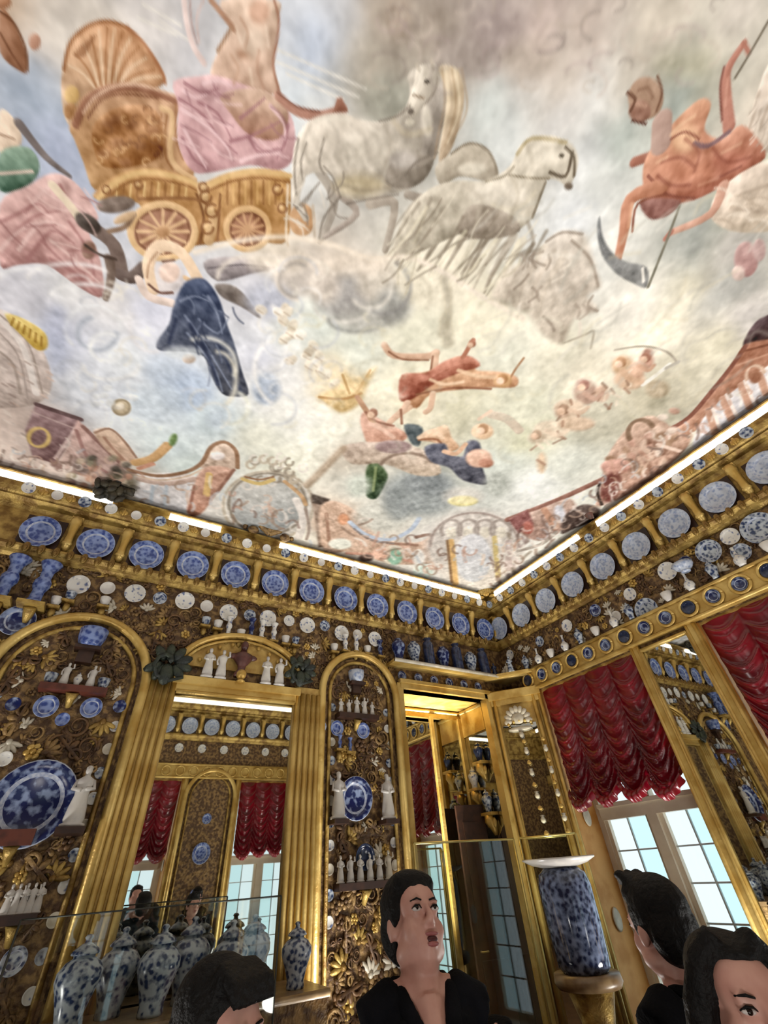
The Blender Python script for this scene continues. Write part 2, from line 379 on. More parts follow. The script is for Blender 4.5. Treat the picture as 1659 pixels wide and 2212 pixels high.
def FRESCO_SHAPES(PG, ST, EL, RG, rng):
    DK = (118,88,62)
    # shield bearer at the edge
    PG([(0,20),(25,40),(55,110),(60,150),(45,155),(0,112)], (186,132,98), (150,100,70)); ST([(0,25),(30,50),(55,105),(58,150)], 6, (132,84,54)); ST([(0,70),(25,115),(48,150)], 5, (128,80,52))
    EL(75,90,13,18,(198,146,120)); EL(8,5,16,14,(176,120,84))
    # light rays
    for a, b in (((310,10),(390,55)),((345,45),(405,85)),((600,108),(790,192)),((590,130),(775,210)),((620,160),(740,215)),((300,40),(380,75))): ST([a,b],6,(226,222,214),4,.7)
    # clouds behind the team
    for x,y,rx,ry,c in ((900,60,90,55,(160,148,136)),(1010,110,70,50,(158,146,140)),(1080,60,60,50,(170,155,152)),(840,215,60,45,(148,148,136)),(880,130,50,40,(168,158,145)),(860,30,25,45,(196,176,158)),(1140,130,60,45,(188,174,160)),(1470,140,60,35,(182,178,154))): EL(x,y,rx,ry,c,soft=26,al=.6)
    # shell back of the carriage
    PG([(140,130),(150,95),(175,65),(205,48),(240,45),(275,58),(305,85),(330,120),(350,155),(355,178),(330,192),(280,182),(225,187),(190,207),(165,245),(150,270),(137,240),(132,180)], (196,138,92), (216,184,152))
    for k in range(13):
        t = k/12; ex = 140+t*205; ey = 130-85*sin(pi*min(1,t*1.05)) + (t**2)*25
        ST([(235+(t-.5)*60,190),(.5*(ex+235)+(t-.5)*20,.5*(ey+185)),(ex+6,ey+10)],7,(172,112,64) if k%2 else (228,198,164),3,.75,4)
    ST([(138,150),(150,97),(177,66),(207,50),(240,47),(276,60)],7,(168,108,62)); ST([(276,60),(306,88),(332,124),(352,160),(356,178)],8,(186,124,82))
    EL(155,205,16,20,(222,180,112)); EL(152,240,14,18,(190,138,88))
    # carriage
    PG([(150,272),(175,215),(210,190),(260,180),(310,182),(360,200),(390,215),(382,260),(385,310),(400,345),(420,370),(400,395),(330,385),(260,395),(205,410),(180,350),(160,300)], (200,152,116), (190,142,88))
    PG([(200,275),(238,238),(300,226),(345,250),(350,330),(300,357),(230,362),(205,330)], (188,132,86), (176,118,62), tex=60)
    ST([(163,270),(190,217),(240,192),(300,190),(385,218)],16,(168,114,86)); ST([(180,245),(205,210),(250,186),(305,184),(385,210)],5,(220,180,150)); ST([(190,255),(220,215),(270,203),(340,212)],4,(146,94,66))
    ST([(350,235),(372,250),(368,330),(385,365),(420,388)],13,(220,178,128)); ST([(360,250),(356,330),(372,365)],4,(164,110,64)); ST([(380,225),(381,300),(395,345)],4,(176,122,80))
    for x,y in ((220,260),(240,300),(215,330),(270,270),(300,310),(320,280),(260,340),(250,250)): EL(x+rng.rand()*14,y+rng.rand()*12,13,9,(152,100,66),al=.5,soft=7)
    PG([(205,415),(260,374),(330,364),(400,380),(430,397),(490,374),(560,364),(620,374),(628,420),(620,520),(560,522),(480,522),(430,530),(340,530),(300,440),(215,432)], (206,156,92), (184,130,76))
    for x in range(238,412,15): ST([(x,394-abs(x-320)*-.08),(x-2,424)],5,(160,108,58) if (x//15)%2 else (230,190,124),2,.9)
    for x in range(478,618,13): ST([(x,392),(x,440)],5,(158,106,56) if (x//13)%2 else (222,174,106),2,.8)
    ST([(212,428),(258,388),(320,372),(400,387),(440,402),(500,378),(560,370),(628,380)],10,(226,184,120)); ST([(225,440),(262,402),(322,386),(400,400),(440,414),(500,392),(560,384),(625,394)],4,(162,108,58))
    ST([(436,405),(442,440),(462,470),(450,520)],22,(212,170,118)); ST([(425,420),(440,470),(432,525)],6,(142,92,52)); ST([(476,420),(470,520)],5,(150,98,56)); ST([(300,430),(420,430),(470,460)],7,(160,108,62))
    EL(352,500,72,60,(172,120,92)); RG(352,500,70,58,15,(228,186,132)); RG(352,500,58,48,4,(140,90,62))
    for a in range(0,360,30): ST([(352,500),(352+55*cos(RAD(a)),500+46*sin(RAD(a)))],7,(220,176,130))
    EL(352,500,14,12,(196,146,100))
    EL(535,495,46,42,(164,110,80)); RG(535,495,46,44,13,(224,180,124)); RG(535,495,36,34,4,(134,84,56))
    for a in range(15,375,30): ST([(535,495),(535+34*cos(RAD(a)),495+32*sin(RAD(a)))],6,(206,156,112))
    EL(652,475,28,36,(206,158,112)); ST([(622,400),(618,500),(622,530)],6,(214,190,160)); ST([(676,445),(680,520)],6,(196,180,160))
    # seated figure and draperies
    PG([(478,0),(597,0),(602,40),(596,90),(592,150),(602,197),(560,207),(500,192),(455,167),(472,110),(500,60)], (216,186,162), (208,170,146))
    ST([(455,0),(480,30),(505,62)],13,(186,138,108)); ST([(592,0),(602,40),(598,90),(590,140),(604,200)],6,(176,124,98)); ST([(470,110),(488,80),(500,60)],7,(180,138,106)); EL(526,116,14,11,(186,138,108),soft=9,al=.8); EL(560,25,22,26,(190,140,112),soft=9,al=.8); EL(548,90,26,30,(224,200,178),soft=14,al=.8)
    ST([(398,0),(404,50),(418,100),(440,135)],15,(220,200,196)); ST([(410,0),(414,50),(426,95)],4,(176,150,146)); ST([(440,0),(425,40),(430,90)],5,(206,186,182))
    PG([(375,177),(430,165),(470,163),(540,188),(600,213),(634,265),(634,340),(602,367),(540,357),(460,372),(420,372),(395,340),(383,290),(385,230)], (214,170,172), (196,146,150))
    PG([(478,205),(560,192),(622,240),(602,300),(540,292),(498,245)], (204,170,146), (178,128,104))
    for p in (((388,214),(440,250),(470,292),(512,332)),((430,222),(470,245),(500,300)),((520,255),(545,235),(572,212)),((498,305),(550,290),(606,262)),((622,270),(615,310),(598,342)),((400,180),(440,200),(472,190)),((395,300),(420,345),(450,365)),((540,300),(560,330),(600,320))): ST(p,8,(166,110,118),3,.8,3)
    for p in (((393,236),(450,275),(490,318),(500,345)),((520,348),(560,335),(606,330)),((399,282),(420,320),(445,362)),((440,180),(470,175),(500,185)),((585,230),(612,265),(616,300)),((395,195),(420,210),(445,205))): ST(p,9,(230,192,196),3,.85,4)
    ST([(600,207),(640,240),(690,250),(742,236)],19,(188,134,114)); ST([(600,200),(640,230),(690,242)],5,(150,98,80)); PG([(718,245),(728,212),(738,210),(752,240)], (152,96,74), sm=False)
    # horses
    HL, HS, HD = (212,203,189), (172,163,152), (128,118,107)
    ST([(690,370),(722,430),(702,500),(690,520)],24,HS,3,1,12); ST([(652,385),(640,430),(660,470)],16,(196,188,176)); ST([(735,420),(770,462),(702,512)],20,(168,156,146),3,1,10); ST([(800,440),(852,440),(832,540)],24,(174,163,150),3,1,14); ST([(880,420),(930,430),(980,408)],18,(152,142,130))
    PG([(640,300),(665,265),(700,248),(745,245),(775,258),(830,262),(860,245),(880,225),(885,190),(880,165),(900,145),(935,140),(955,165),(965,215),(960,270),(945,330),(915,385),(880,410),(830,422),(780,432),(735,422),(720,382),(690,372),(660,382),(645,420),(632,440),(632,350)], (218,208,194), (166,158,146), (1,.6))
    EL(720,275,60,22,(222,212,198),soft=18,al=.8,rot=-8); EL(800,330,60,40,(206,198,184),soft=24,al=.7); EL(775,400,55,24,(196,178,140),soft=14,al=.8)
    PG([(930,160),(966,180),(960,260),(940,330),(900,372),(915,300),(905,240),(930,210)], (172,163,153), (150,141,131)); PG([(850,345),(900,332),(936,345),(915,390),(870,408),(832,392)], (146,136,124))
    PG([(903,146),(940,139),(952,165),(942,195),(917,226),(897,250),(878,242),(884,214),(894,180)], (216,207,192), (186,177,164), (1,.3)); EL(887,240,7,7,(118,108,98)); EL(922,176,6,4,(86,78,70)); ST([(912,150),(902,185),(890,222)],7,(230,222,208)); ST([(932,130),(936,150)],7,(186,176,160)); ST([(900,140),(906,152)],6,(196,186,170)); ST([(945,170),(938,200),(912,232)],5,(150,140,128)); ST([(893,205),(915,212)],4,(150,128,104))
    EL(922,262,12,34,(214,206,192),rot=-6,soft=7); EL(885,265,10,8,(214,206,190)); EL(870,345,30,20,(182,174,166),soft=10)
    PG([(948,145),(985,148),(1002,190),(997,250),(976,320),(948,352),(958,270),(964,200)], (206,186,152), (190,166,138))
    for k in range(7): x = 955+k*7; ST([(x,150),(x+6+k,220),(x-8+k*2,290-k*5),(x-16,340-k*8)],5,[(176,146,112),(226,208,178),(190,166,138)][k%3],4,.55)
    for p in (((645,300),(636,360),(640,420)),((700,360),(720,385),(735,425)),((735,425),(700,470),(690,515)),((690,395),(660,430),(640,450)),((750,440),(800,430),(860,420)),((820,262),(860,250),(885,228)),((655,390),(650,350),(662,310)),((875,380),(900,350),(945,330)),((700,300),(690,350),(700,375))): ST(p,5,HD,3,.65)
    PG([(940,362),(975,332),(1010,310),(1045,318),(1066,345),(1077,377),(1060,397),(1030,387),(990,382),(955,402)], (190,180,163), (166,155,138)); ST([(975,332),(1012,310),(1048,320),(1068,350),(1074,380)],5,(146,134,116)); EL(1020,365,30,14,(206,198,182),soft=8)
    for k in range(15):
        x = 870+k*22; y = 470+k*8; ST([(x+40,y-30),(x,y+40),(x-40+k*2,y+90)],rng.randint(10,24),[(188,178,160),(160,148,132),(206,198,178),(142,130,114)][k%4],4,.85,5)
    PG([(870,472),(900,430),(940,402),(990,390),(1050,390),(1100,360),(1120,320),(1145,300),(1190,293),(1235,312),(1249,345),(1241,382),(1226,402),(1205,390),(1180,390),(1165,430),(1150,470),(1110,502),(1050,512),(1010,502),(960,520),(900,547),(850,552)], (214,206,190), (178,169,152), (-.4,1))
    EL(1080,420,60,34,(220,212,198),soft=22,al=.8); PG([(1020,442),(1100,462),(1122,500),(1050,517),(990,502)], (160,148,134)); EL(1190,330,30,24,(222,214,198),soft=12)
    ST([(1188,372),(1222,380),(1236,330)],7,(112,98,80)); ST([(1222,318),(1240,340),(1240,380)],6,(118,106,88)); ST([(1100,378),(1140,384),(1186,386)],4,(150,136,112)); ST([(1118,332),(1150,299),(1222,308)],9,(194,178,140)); EL(1228,402,9,8,(120,106,92)); EL(1213,336,5,4,(84,74,60)); ST([(1150,470),(1165,430),(1178,395)],6,(140,128,108)); ST([(1110,360),(1090,380),(1050,392)],5,(168,156,134))
    for p in (((905,440),(870,490),(832,548)),((960,450),(920,510),(880,560)),((1000,470),(960,540),(900,585)),((1060,512),(1010,560),(965,605)),((1110,505),(1060,560),(1010,615)),((1140,480),(1150,530),(1090,560)),((1165,540),(1110,560),(1050,640)),((1180,500),(1150,560),(1160,600)),((930,430),(900,500),(850,540)),((1040,520),(1000,590),(1000,610))): ST(p,9,(138,126,110),4,.6,3)
    for p in (((920,450),(880,510),(842,552)),((1070,520),(1030,570),(990,620)),((1005,500),(960,560),(930,600)),((1120,520),(1080,600),(1040,630))): ST(p,9,(222,212,184),4,.7,4)
    PG([(1180,522),(1215,500),(1260,505),(1276,540),(1290,590),(1297,620),(1270,640),(1290,670),(1240,690),(1215,742),(1170,720),(1140,680),(1090,660),(1060,640),(1100,580),(1160,560)], (202,190,176), (190,176,160), al=.85, soft=9)
    for k in range(16): x=1110+rng.rand()*170; y=540+rng.rand()*170; ST([(x,y),(x+rng.randn()*16,y+14),(x+rng.randn()*22,y+30)],6,[(152,138,124),(222,212,198),(166,152,138)][k%3],3,.7)
    for p in (((1235,520),(1275,560),(1292,618)),((1180,522),(1215,502),(1258,506)),((1280,640),(1270,660),(1290,672))): ST(p,6,(158,144,130),3,.8)
    ST([(1220,740),(1260,725),(1282,716),(1276,752)],5,(176,166,148),3,.8)
    # winged reaper
    PG([(1622,250),(1659,140),(1700,150),(1700,300),(1600,335)], (222,208,194), (206,190,172)); PG([(1560,402),(1659,345),(1700,360),(1700,480),(1600,502),(1536,470)], (226,208,190), (214,196,172))
    for p in (((1640,200),(1625,260),(1600,320)),((1659,230),(1640,280)),((1600,420),(1659,400)),((1580,450),(1659,460))): ST(p,8,(190,170,150),4,.7)
    ST([(1575,275),(1568,200),(1572,150),(1606,95)],27,(200,132,112),3,1,16); ST([(1560,260),(1556,190),(1564,145)],5,(150,88,74)); ST([(1606,92),(1618,115)],10,(190,122,102))
    ST([(1440,330),(1405,338),(1370,350)],21,(178,114,92)); PG([(1400,332),(1450,270),(1510,215),(1536,225),(1522,280),(1560,300),(1602,270),(1642,308),(1652,342),(1602,372),(1560,402),(1500,432),(1440,442),(1400,432),(1388,382)], (222,160,124), (186,112,88))
    PG([(1385,432),(1470,432),(1442,466),(1402,472)], (160,108,98)); EL(1480,370,60,28,(224,150,118),soft=20,al=.8); EL(1580,350,40,22,(206,128,104),soft=14,al=.8); EL(1480,300,30,26,(226,176,134),soft=12,al=.9,rot=-40)
    ST([(1430,262),(1428,310)],46,(192,158,144)); EL(1395,212,38,46,(188,152,126)); EL(1382,240,24,24,(182,136,116)); ST([(1356,200),(1372,215),(1362,240)],7,(132,92,72)); ST([(1420,165),(1430,200),(1418,240)],5,(136,96,74)); ST([(1366,260),(1395,268)],5,(118,74,60))
    ST([(1500,310),(1530,315),(1575,285)],10,(140,108,112)); ST([(1450,300),(1480,285),(1510,300)],5,(158,92,70)); ST([(1400,380),(1440,420),(1500,428)],6,(152,86,68)); ST([(1540,390),(1600,360)],6,(168,98,80))
    ST([(1660,45),(1620,115),(1588,168)],6,(122,112,96)); ST([(1430,402),(1362,430),(1348,500),(1334,562)],34,(206,138,106),3,1,16); ST([(1440,420),(1378,440),(1366,500)],5,(156,92,70)); ST([(1562,402),(1535,462),(1450,502)],24,(214,160,136),3,1,14); ST([(1450,500),(1438,515)],12,(190,120,100))
    PG([(1295,468),(1302,510),(1322,545),(1352,565),(1397,578),(1397,620),(1370,613),(1330,590),(1300,550),(1290,500)], (118,120,122), (150,150,148)); ST([(1400,620),(1440,520),(1468,445)],6,(132,128,112)); ST([(1388,580),(1390,608)],6,(226,222,214))
    EL(1612,560,26,38,(210,170,166),(196,146,142)); EL(1640,540,14,24,(206,172,168)); EL(1595,590,14,16,(226,200,190))
    # group at the left edge
    PG([(0,238),(35,263),(46,310),(0,332)], (222,196,170)); ST([(0,290),(30,300)],6,(180,146,120)); ST([(42,268),(98,338),(150,380)],24,(126,116,114),3,1,10); PG([(0,330),(60,318),(86,360),(60,402),(0,412)], (132,158,138), (98,130,112)); ST([(0,375),(70,370)],6,(214,190,176))
    PG([(0,440),(60,402),(110,375),(150,385),(185,420),(212,470),(192,500),(216,560),(222,640),(170,620),(100,572),(40,572),(0,572)], (212,170,164), (196,142,138))
    for p in (((20,520),(70,470),(130,455)),((60,560),(110,500),(150,520)),((90,520),(140,570),(200,620)),((130,400),(150,440),(160,470)),((0,480),(60,450),(100,410)),((110,560),(160,590),(210,635)),((150,480),(190,540),(205,600))): ST(p,8,(170,112,110),4,.7,4)
    for p in (((40,540),(90,480),(140,490)),((70,440),(110,400),(130,390)),((110,520),(160,560),(214,610)),((0,540),(40,500),(80,480))): ST(p,8,(228,192,186),4,.75,4)
    ST([(115,402),(148,440),(172,472)],22,(226,206,178))
    ST([(200,492),(246,530),(262,592)],32,(132,114,106)); ST([(258,592),(285,600),(312,578)],26,(112,96,90)); ST([(236,560),(240,600),(228,645)],22,(126,106,94),3,1,12); EL(190,482,32,17,(92,82,76),rot=35); EL(250,442,42,18,(128,112,102),rot=-6); ST([(235,500),(270,490),(290,462)],10,(150,120,96)); EL(192,540,16,20,(150,112,96)); ST([(185,530),(215,550),(250,560)],7,(96,80,72)); EL(270,470,26,10,(206,170,130),rot=-25)
    # bending woman in navy
    PG([(440,567),(500,555),(597,575),(540,592),(470,607)], (172,162,164), (146,138,140)); ST([(450,580),(520,572),(580,578)],4,(120,112,116)); PG([(465,615),(510,620),(556,672),(560,687),(520,662),(480,642)], (136,126,120))
    EL(360,600,40,36,(214,206,206),soft=9); ST([(330,625),(320,572),(345,532),(392,546),(432,612)],25,(234,202,168)); ST([(318,600),(322,570),(340,545)],4,(190,146,112)); EL(366,588,22,22,(226,196,180)); ST([(300,604),(320,640),(372,655)],18,(226,204,192)); ST([(322,615),(345,632),(372,632)],6,(130,92,78)); ST([(352,565),(376,562)],5,(142,104,86)); ST([(400,600),(430,615)],10,(236,196,150))
    PG([(398,612),(430,600),(452,612),(475,650),(490,700),(505,740),(522,800),(537,850),(510,857),(480,850),(455,810),(440,770),(400,760),(345,757),(340,737),(365,700),(375,660)], (78,90,120), (92,94,104))
    for p in (((400,682),(440,740),(500,840)),((430,690),(470,720),(492,690)),((390,650),(420,640),(450,650)),((450,640),(470,680),(480,720)),((405,720),(460,790),(480,845))): ST(p,6,(138,148,172),3,.8,3)
    for p in (((380,690),(365,740)),((410,700),(450,770),(470,830)),((470,740),(500,800),(520,845))): ST(p,7,(56,64,90),4,.8)
    EL(575,840,30,34,(176,186,202),(160,172,190),soft=10); EL(408,775,14,10,(206,184,166)); EL(395,762,40,14,(206,212,216),soft=8,al=.7)
    # big cloud scroll below the team
    for x,y,rx,ry,c in ((650,590,60,50,(196,186,178)),(740,640,60,50,(162,158,156)),(820,610,50,45,(206,196,182)),(850,660,40,40,(152,152,150)),(700,620,34,36,(208,196,184)),(790,690,60,26,(170,168,162)),(580,650,50,34,(176,180,196)),(600,560,70,30,(220,208,192)),(760,570,80,26,(222,208,192)),(930,620,70,40,(222,214,194))): EL(x,y,rx,ry,c,soft=18,al=.8)
    for x,y,rx,ry,a0,a1,c in ((650,600,52,48,100,330,(226,214,200)),(640,605,36,36,90,300,(168,160,154)),(700,610,26,30,60,320,(222,212,200)),(800,620,46,46,-20,140,(216,210,200)),(830,620,56,58,-60,120,(150,148,146)),(740,660,60,36,10,170,(216,212,204)),(770,690,60,26,0,180,(150,150,146)),(880,640,50,50,-90,30,(204,196,176)),(560,600,90,50,180,300,(226,216,204))): RG(x,y,rx,ry,9,c,a0,a1,6,.7)
    ST([(420,545),(520,520),(620,512),(720,530),(800,560),(880,555),(960,590),(1040,640),(1130,690)],10,(232,218,200),6,.85); ST([(960,605),(968,660),(955,720)],18,(180,170,148),8,.7)
    # left clouds
    for x,y,rx,ry,a0,a1,c in ((200,710,60,50,140,360,(226,228,232)),(210,720,42,36,0,250,(170,178,192)),(230,750,34,30,20,300,(230,232,234)),(240,790,60,30,0,180,(232,232,232)),(180,640,70,26,190,340,(236,236,238)),(330,700,50,60,80,200,(222,220,224)),(440,790,70,60,250,380,(226,224,214)),(470,820,40,60,270,420,(228,222,204)),(500,880,36,36,-60,120,(222,222,206)),(150,600,90,30,180,330,(232,230,232)),(60,600,60,20,180,360,(232,232,236)),(560,740,60,90,300,400,(232,230,228)),(620,800,70,80,120,230,(236,234,232))): RG(x,y,rx,ry,9,c,a0,a1,6,.75)
    for x,y,rx,ry,c in ((400,840,60,46,(172,188,212)),(340,870,60,40,(196,208,220)),(120,700,26,40,(178,184,208)),(125,770,22,40,(176,184,208)),(470,900,26,24,(186,198,212)),(350,800,40,30,(186,198,214))): EL(x,y,rx,ry,c,soft=18,al=.7)
    # pale putti along the cloud
    for k in range(22): t=k/21; x=590+t*130+rng.randn()*12; y=660+t*170+rng.randn()*12; EL(x,y,14,10,[(226,214,194),(206,190,166),(232,226,214)][k%3],al=.8,rot=rng.rand()*180); ST([(x-8,y),(x+4,y+8)],4,(182,160,134),3,.6)
    # lunette with gilt leaf, left
    PG([(-60,660),(0,668),(40,690),(90,750),(112,830),(80,872),(0,882),(-60,880)], (214,200,194), (206,188,178)); ST([(0,690),(50,750),(78,850)],13,(230,220,214)); ST([(0,680),(60,740),(92,850)],4,(176,160,150)); ST([(0,760),(30,790),(44,850)],6,(178,162,152)); ST([(0,720),(40,770),(60,860)],4,(180,164,156))
    PG([(12,678),(50,688),(96,718),(102,750),(80,756),(48,726),(24,702)], (236,206,110), (214,172,66))
    for k in range(6): ST([(30+k*12,688+k*8),(24+k*13,702+k*9)],4,(176,130,44))
    for k in range(30): x=rng.rand()*110; y=760+rng.rand()*240; ST([(x,y),(x+10,y+6)],5,[(232,220,210),(170,146,136),(214,180,160)][k%3],3,.6)
    EL(262,880,20,18,(192,172,138)); EL(260,878,9,8,(226,212,190)); RG(262,880,18,16,4,(160,140,108))
    for k in range(8): x=190+rng.rand()*120; y=820+rng.rand()*60; EL(x,y,10,7,(214,216,216),al=.6)
    # painted architecture, left part of the border
    PG([(78,872),(176,905),(162,937),(120,1002),(70,987),(54,930)], (160,126,128), (140,104,104), sm=False); ST([(80,874),(174,906)],11,(118,94,94)); ST([(70,890),(160,925)],4,(190,160,156)); RG(84,945,22,20,7,(228,192,112)); ST([(165,925),(120,990)],7,(214,184,178))
    PG([(165,912),(182,920),(262,1000),(292,1020),(272,1062),(200,1032),(128,1012),(150,960)], (204,160,150), (196,168,156)); ST([(180,922),(262,1002),(290,1022)],9,(160,116,106)); ST([(165,930),(190,990),(230,1020)],7,(176,128,120)); ST([(150,960),(180,1000)],6,(224,190,180))
    PG([(203,930),(235,925),(262,945),(292,985),(280,1006),(240,982),(215,955)], (226,192,164), (206,168,142)); ST([(205,935),(236,926),(264,948),(294,988)],5,(170,130,106)); ST([(225,945),(245,970),(270,995)],6,(186,140,116))
    ST([(292,1000),(330,990),(362,962)],17,(222,172,112)); ST([(300,1012),(330,1002)],9,(216,150,120)); EL(374,950,8,14,(136,164,106),rot=20)
    PG([(290,1025),(430,1030),(412,1106),(330,1092),(290,1072),(258,1050)], (222,212,208), (206,206,210)); ST([(300,1035),(360,1045),(420,1035)],12,(206,176,160)); ST([(330,1050),(326,1085)],6,(186,196,206)); ST([(360,1050),(356,1095)],6,(190,198,206))
    PG([(430,1007),(460,965),(485,957),(510,980),(507,1017),(470,1012)], (218,190,168)); EL(470,985,16,9,(236,226,222)); PG([(440,1010),(502,1015),(472,1060),(432,1112),(404,1107),(415,1060)], (212,164,140), (196,140,116)); ST([(452,1025),(446,1068)],12,(226,184,110)); ST([(505,1015),(470,1062)],6,(160,112,92)); ST([(420,1050),(408,1106)],5,(168,112,92))
    ST([(278,1015),(340,1028),(400,1020),(436,1000),(456,966),(485,955),(510,975),(513,1010)],8,(164,122,90)); ST([(285,1024),(340,1037),(400,1030),(436,1014)],4,(222,190,160))
    EL(262,1045,34,30,(126,116,96),soft=10); EL(185,1005,26,16,(120,110,106),soft=10,al=.7)
    for k in range(26): x=110+rng.rand()*170; y=990+rng.rand()*60; EL(x,y,10,7,[(214,150,120),(156,150,120),(226,200,170),(150,110,100),(96,92,84)][k%5],al=.75,soft=4)
    # medallions and corner pieces
    EL(582,1092,98,74,(218,212,202)); EL(578,1088,80,62,(192,190,184),(168,172,172)); RG(578,1088,84,66,6,(152,142,128)); RG(580,1092,98,74,5,(196,182,160)); EL(550,1075,40,30,(206,204,198),soft=20,al=.7)
    for k in range(24): x=535+rng.rand()*120; y=985+rng.rand()*65; RG(x,y,9,8,5,[(154,142,126),(222,214,204),(190,174,150)][k%3],0,270,3,.85)
    ST([(525,1035),(560,1045),(590,1036)],9,(218,186,110)); ST([(530,1030),(560,1036),(590,1030)],4,(160,110,70)); ST([(615,1040),(650,1070),(660,1090)],8,(204,160,112)); ST([(640,1080),(655,1120),(645,1160)],14,(222,214,206)); ST([(660,1100),(668,1140),(662,1165)],5,(170,150,136))
    PG([(672,1075),(706,1082),(716,1180),(688,1182),(680,1120)], (176,150,130), (150,124,106), sm=False); PG([(672,1066),(712,1078),(710,1094),(674,1086)], (104,92,84), sm=False)
    PG([(690,1102),(722,1082),(780,1112),(820,1162),(900,1172),(932,1160),(945,1212),(850,1218),(760,1192),(700,1190)], (218,180,152), (206,172,148)); ST([(705,1110),(712,1180)],6,(176,132,106)); ST([(740,1110),(800,1165),(900,1178)],7,(174,132,108)); EL(742,1122,12,12,(232,160,116)); EL(735,1175,26,12,(222,222,210)); ST([(900,1160),(935,1158),(938,1205)],8,(166,130,112)); ST([(750,1195),(830,1200),(900,1215)],8,(206,150,126))
    EL(825,1115,62,34,(206,206,196),soft=12,al=.8); ST([(756,1128),(790,1155),(840,1166),(885,1146),(905,1120)],9,(190,202,220)); ST([(765,1142),(800,1166),(850,1174)],3,(150,140,136))
    EL(852,1202,18,18,(150,192,168)); RG(850,1200,20,20,6,(226,216,196),120,330); EL(822,1196,18,14,(226,176,150)); EL(790,1205,16,8,(110,90,82)); EL(905,1205,14,18,(232,228,222)); ST([(930,1180),(950,1230)],8,(176,160,154)); EL(915,1235,22,16,(206,222,214))
    PG([(795,1005),(815,998),(837,1025),(830,1050),(812,1077),(791,1070),(789,1030)], (96,116,80), (66,86,62)); ST([(812,1010),(806,1060)],5,(140,156,104)); EL(775,1050,24,22,(206,212,200),soft=12)
    EL(905,1068,78,46,(160,166,166),soft=20); EL(925,1045,50,26,(140,146,148),soft=16); EL(860,1090,30,34,(146,152,152),soft=14,al=.8); EL(1000,1082,32,11,(236,222,120)); EL(1000,1072,44,20,(224,214,204),soft=10,al=.5)
    EL(1025,1185,104,84,(216,208,200),soft=12); RG(1025,1180,96,72,5,(176,160,152),180,360)
    for x in (975,1012,1048,1082): RG(x,1145,22,22,6,(176,164,156),150,390); EL(x,1150,12,12,(230,222,206))
    EL(1022,1205,40,52,(222,222,226),(206,208,214)); ST([(974,1168),(984,1262)],10,(238,190,118)); ST([(966,1168),(976,1258)],4,(160,120,80)); ST([(1068,1160),(1076,1245)],8,(218,194,124)); ST([(1098,1170),(1100,1230)],10,(196,178,172))
    for k in range(20): x=1090+rng.rand()*60; y=1150+rng.rand()*90; ST([(x,y),(x+rng.randn()*10,y+14)],6,[(170,150,146),(226,212,208),(150,136,120)][k%3],3,.7)
    # flying figures
    PG([(684,857),(735,830),(738,800),(770,815),(812,794),(790,840),(776,872),(740,892),(710,877)], (232,206,156), (222,186,124), soft=8); ST([(690,858),(740,862),(780,850)],6,(198,150,92)); ST([(740,810),(755,850)],5,(206,164,104)); ST([(800,800),(770,850)],5,(214,176,120))
    ST([(962,690),(968,740)],24,(186,176,152),8,.8); ST([(830,745),(852,768),(920,770),(942,762)],14,(208,166,136),3,1,16); ST([(840,760),(870,776),(925,778)],4,(150,100,72)); ST([(940,765),(938,800)],16,(212,172,142)); ST([(935,770),(930,805)],4,(156,108,80))
    PG([(868,862),(875,815),(930,800),(990,770),(1022,788),(1032,800),(1080,803),(1117,815),(1112,836),(1060,837),(990,842),(930,852),(900,882)], (224,178,138), (206,150,110)); PG([(868,810),(920,805),(960,780),(1010,768),(1037,790),(990,806),(940,828),(890,862),(863,862)], (200,128,102), (176,98,78)); ST([(1000,772),(1022,735)],10,(194,126,98)); ST([(1095,830),(1112,800),(1131,774)],5,(172,124,84)); EL(1086,822,20,15,(216,168,116));  ST([(900,852),(980,838),(1060,840)],5,(160,104,74)); ST([(885,880),(855,900)],12,(216,176,146)); ST([(935,850),(930,880),(920,890)],12,(220,180,150))
    PG([(778,905),(790,888),(820,905),(860,925),(882,942),(850,962),(800,962),(785,937)], (222,172,150), (206,150,124)); ST([(772,858),(790,885),(805,910)],11,(196,150,116)); ST([(842,912),(870,885),(880,870)],13,(222,182,154)); ST([(868,915),(866,885)],5,(160,110,84)); ST([(790,890),(812,910),(850,920)],5,(166,112,90)); PG([(873,918),(912,923),(906,962),(888,957)], (98,108,112)); 
    PG([(738,967),(790,955),(870,960),(930,980),(952,1022),(900,1027),(830,1002),(760,1002)], (190,168,152), (202,180,156)); RG(880,1015,60,36,7,(150,126,108),200,330); ST([(664,1048),(700,1012),(742,968)],15,(186,162,136),5,.9); EL(850,965,40,14,(166,142,140))
    PG([(903,947),(960,918),(976,945),(992,967),(960,977),(940,957)], (230,194,160), (216,168,130)); ST([(905,950),(945,950),(960,975)],5,(166,112,80)); PG([(918,965),(960,958),(972,980),(1000,985),(1010,953),(1036,958),(1042,1010),(1052,1046),(1000,1037),(970,1010),(930,997)], (104,106,122), (92,92,102)); ST([(960,975),(985,980),(1005,960)],10,(226,180,146)); EL(1042,932,24,17,(226,188,150));  EL(1034,990,28,20,(226,180,154)); EL(1050,1000,16,10,(196,136,110)); ST([(1060,895),(1095,905),(1122,930)],17,(208,190,168)); ST([(1035,905),(1060,888)],8,(226,196,170)); EL(1075,1045,28,26,(186,190,182),soft=12)
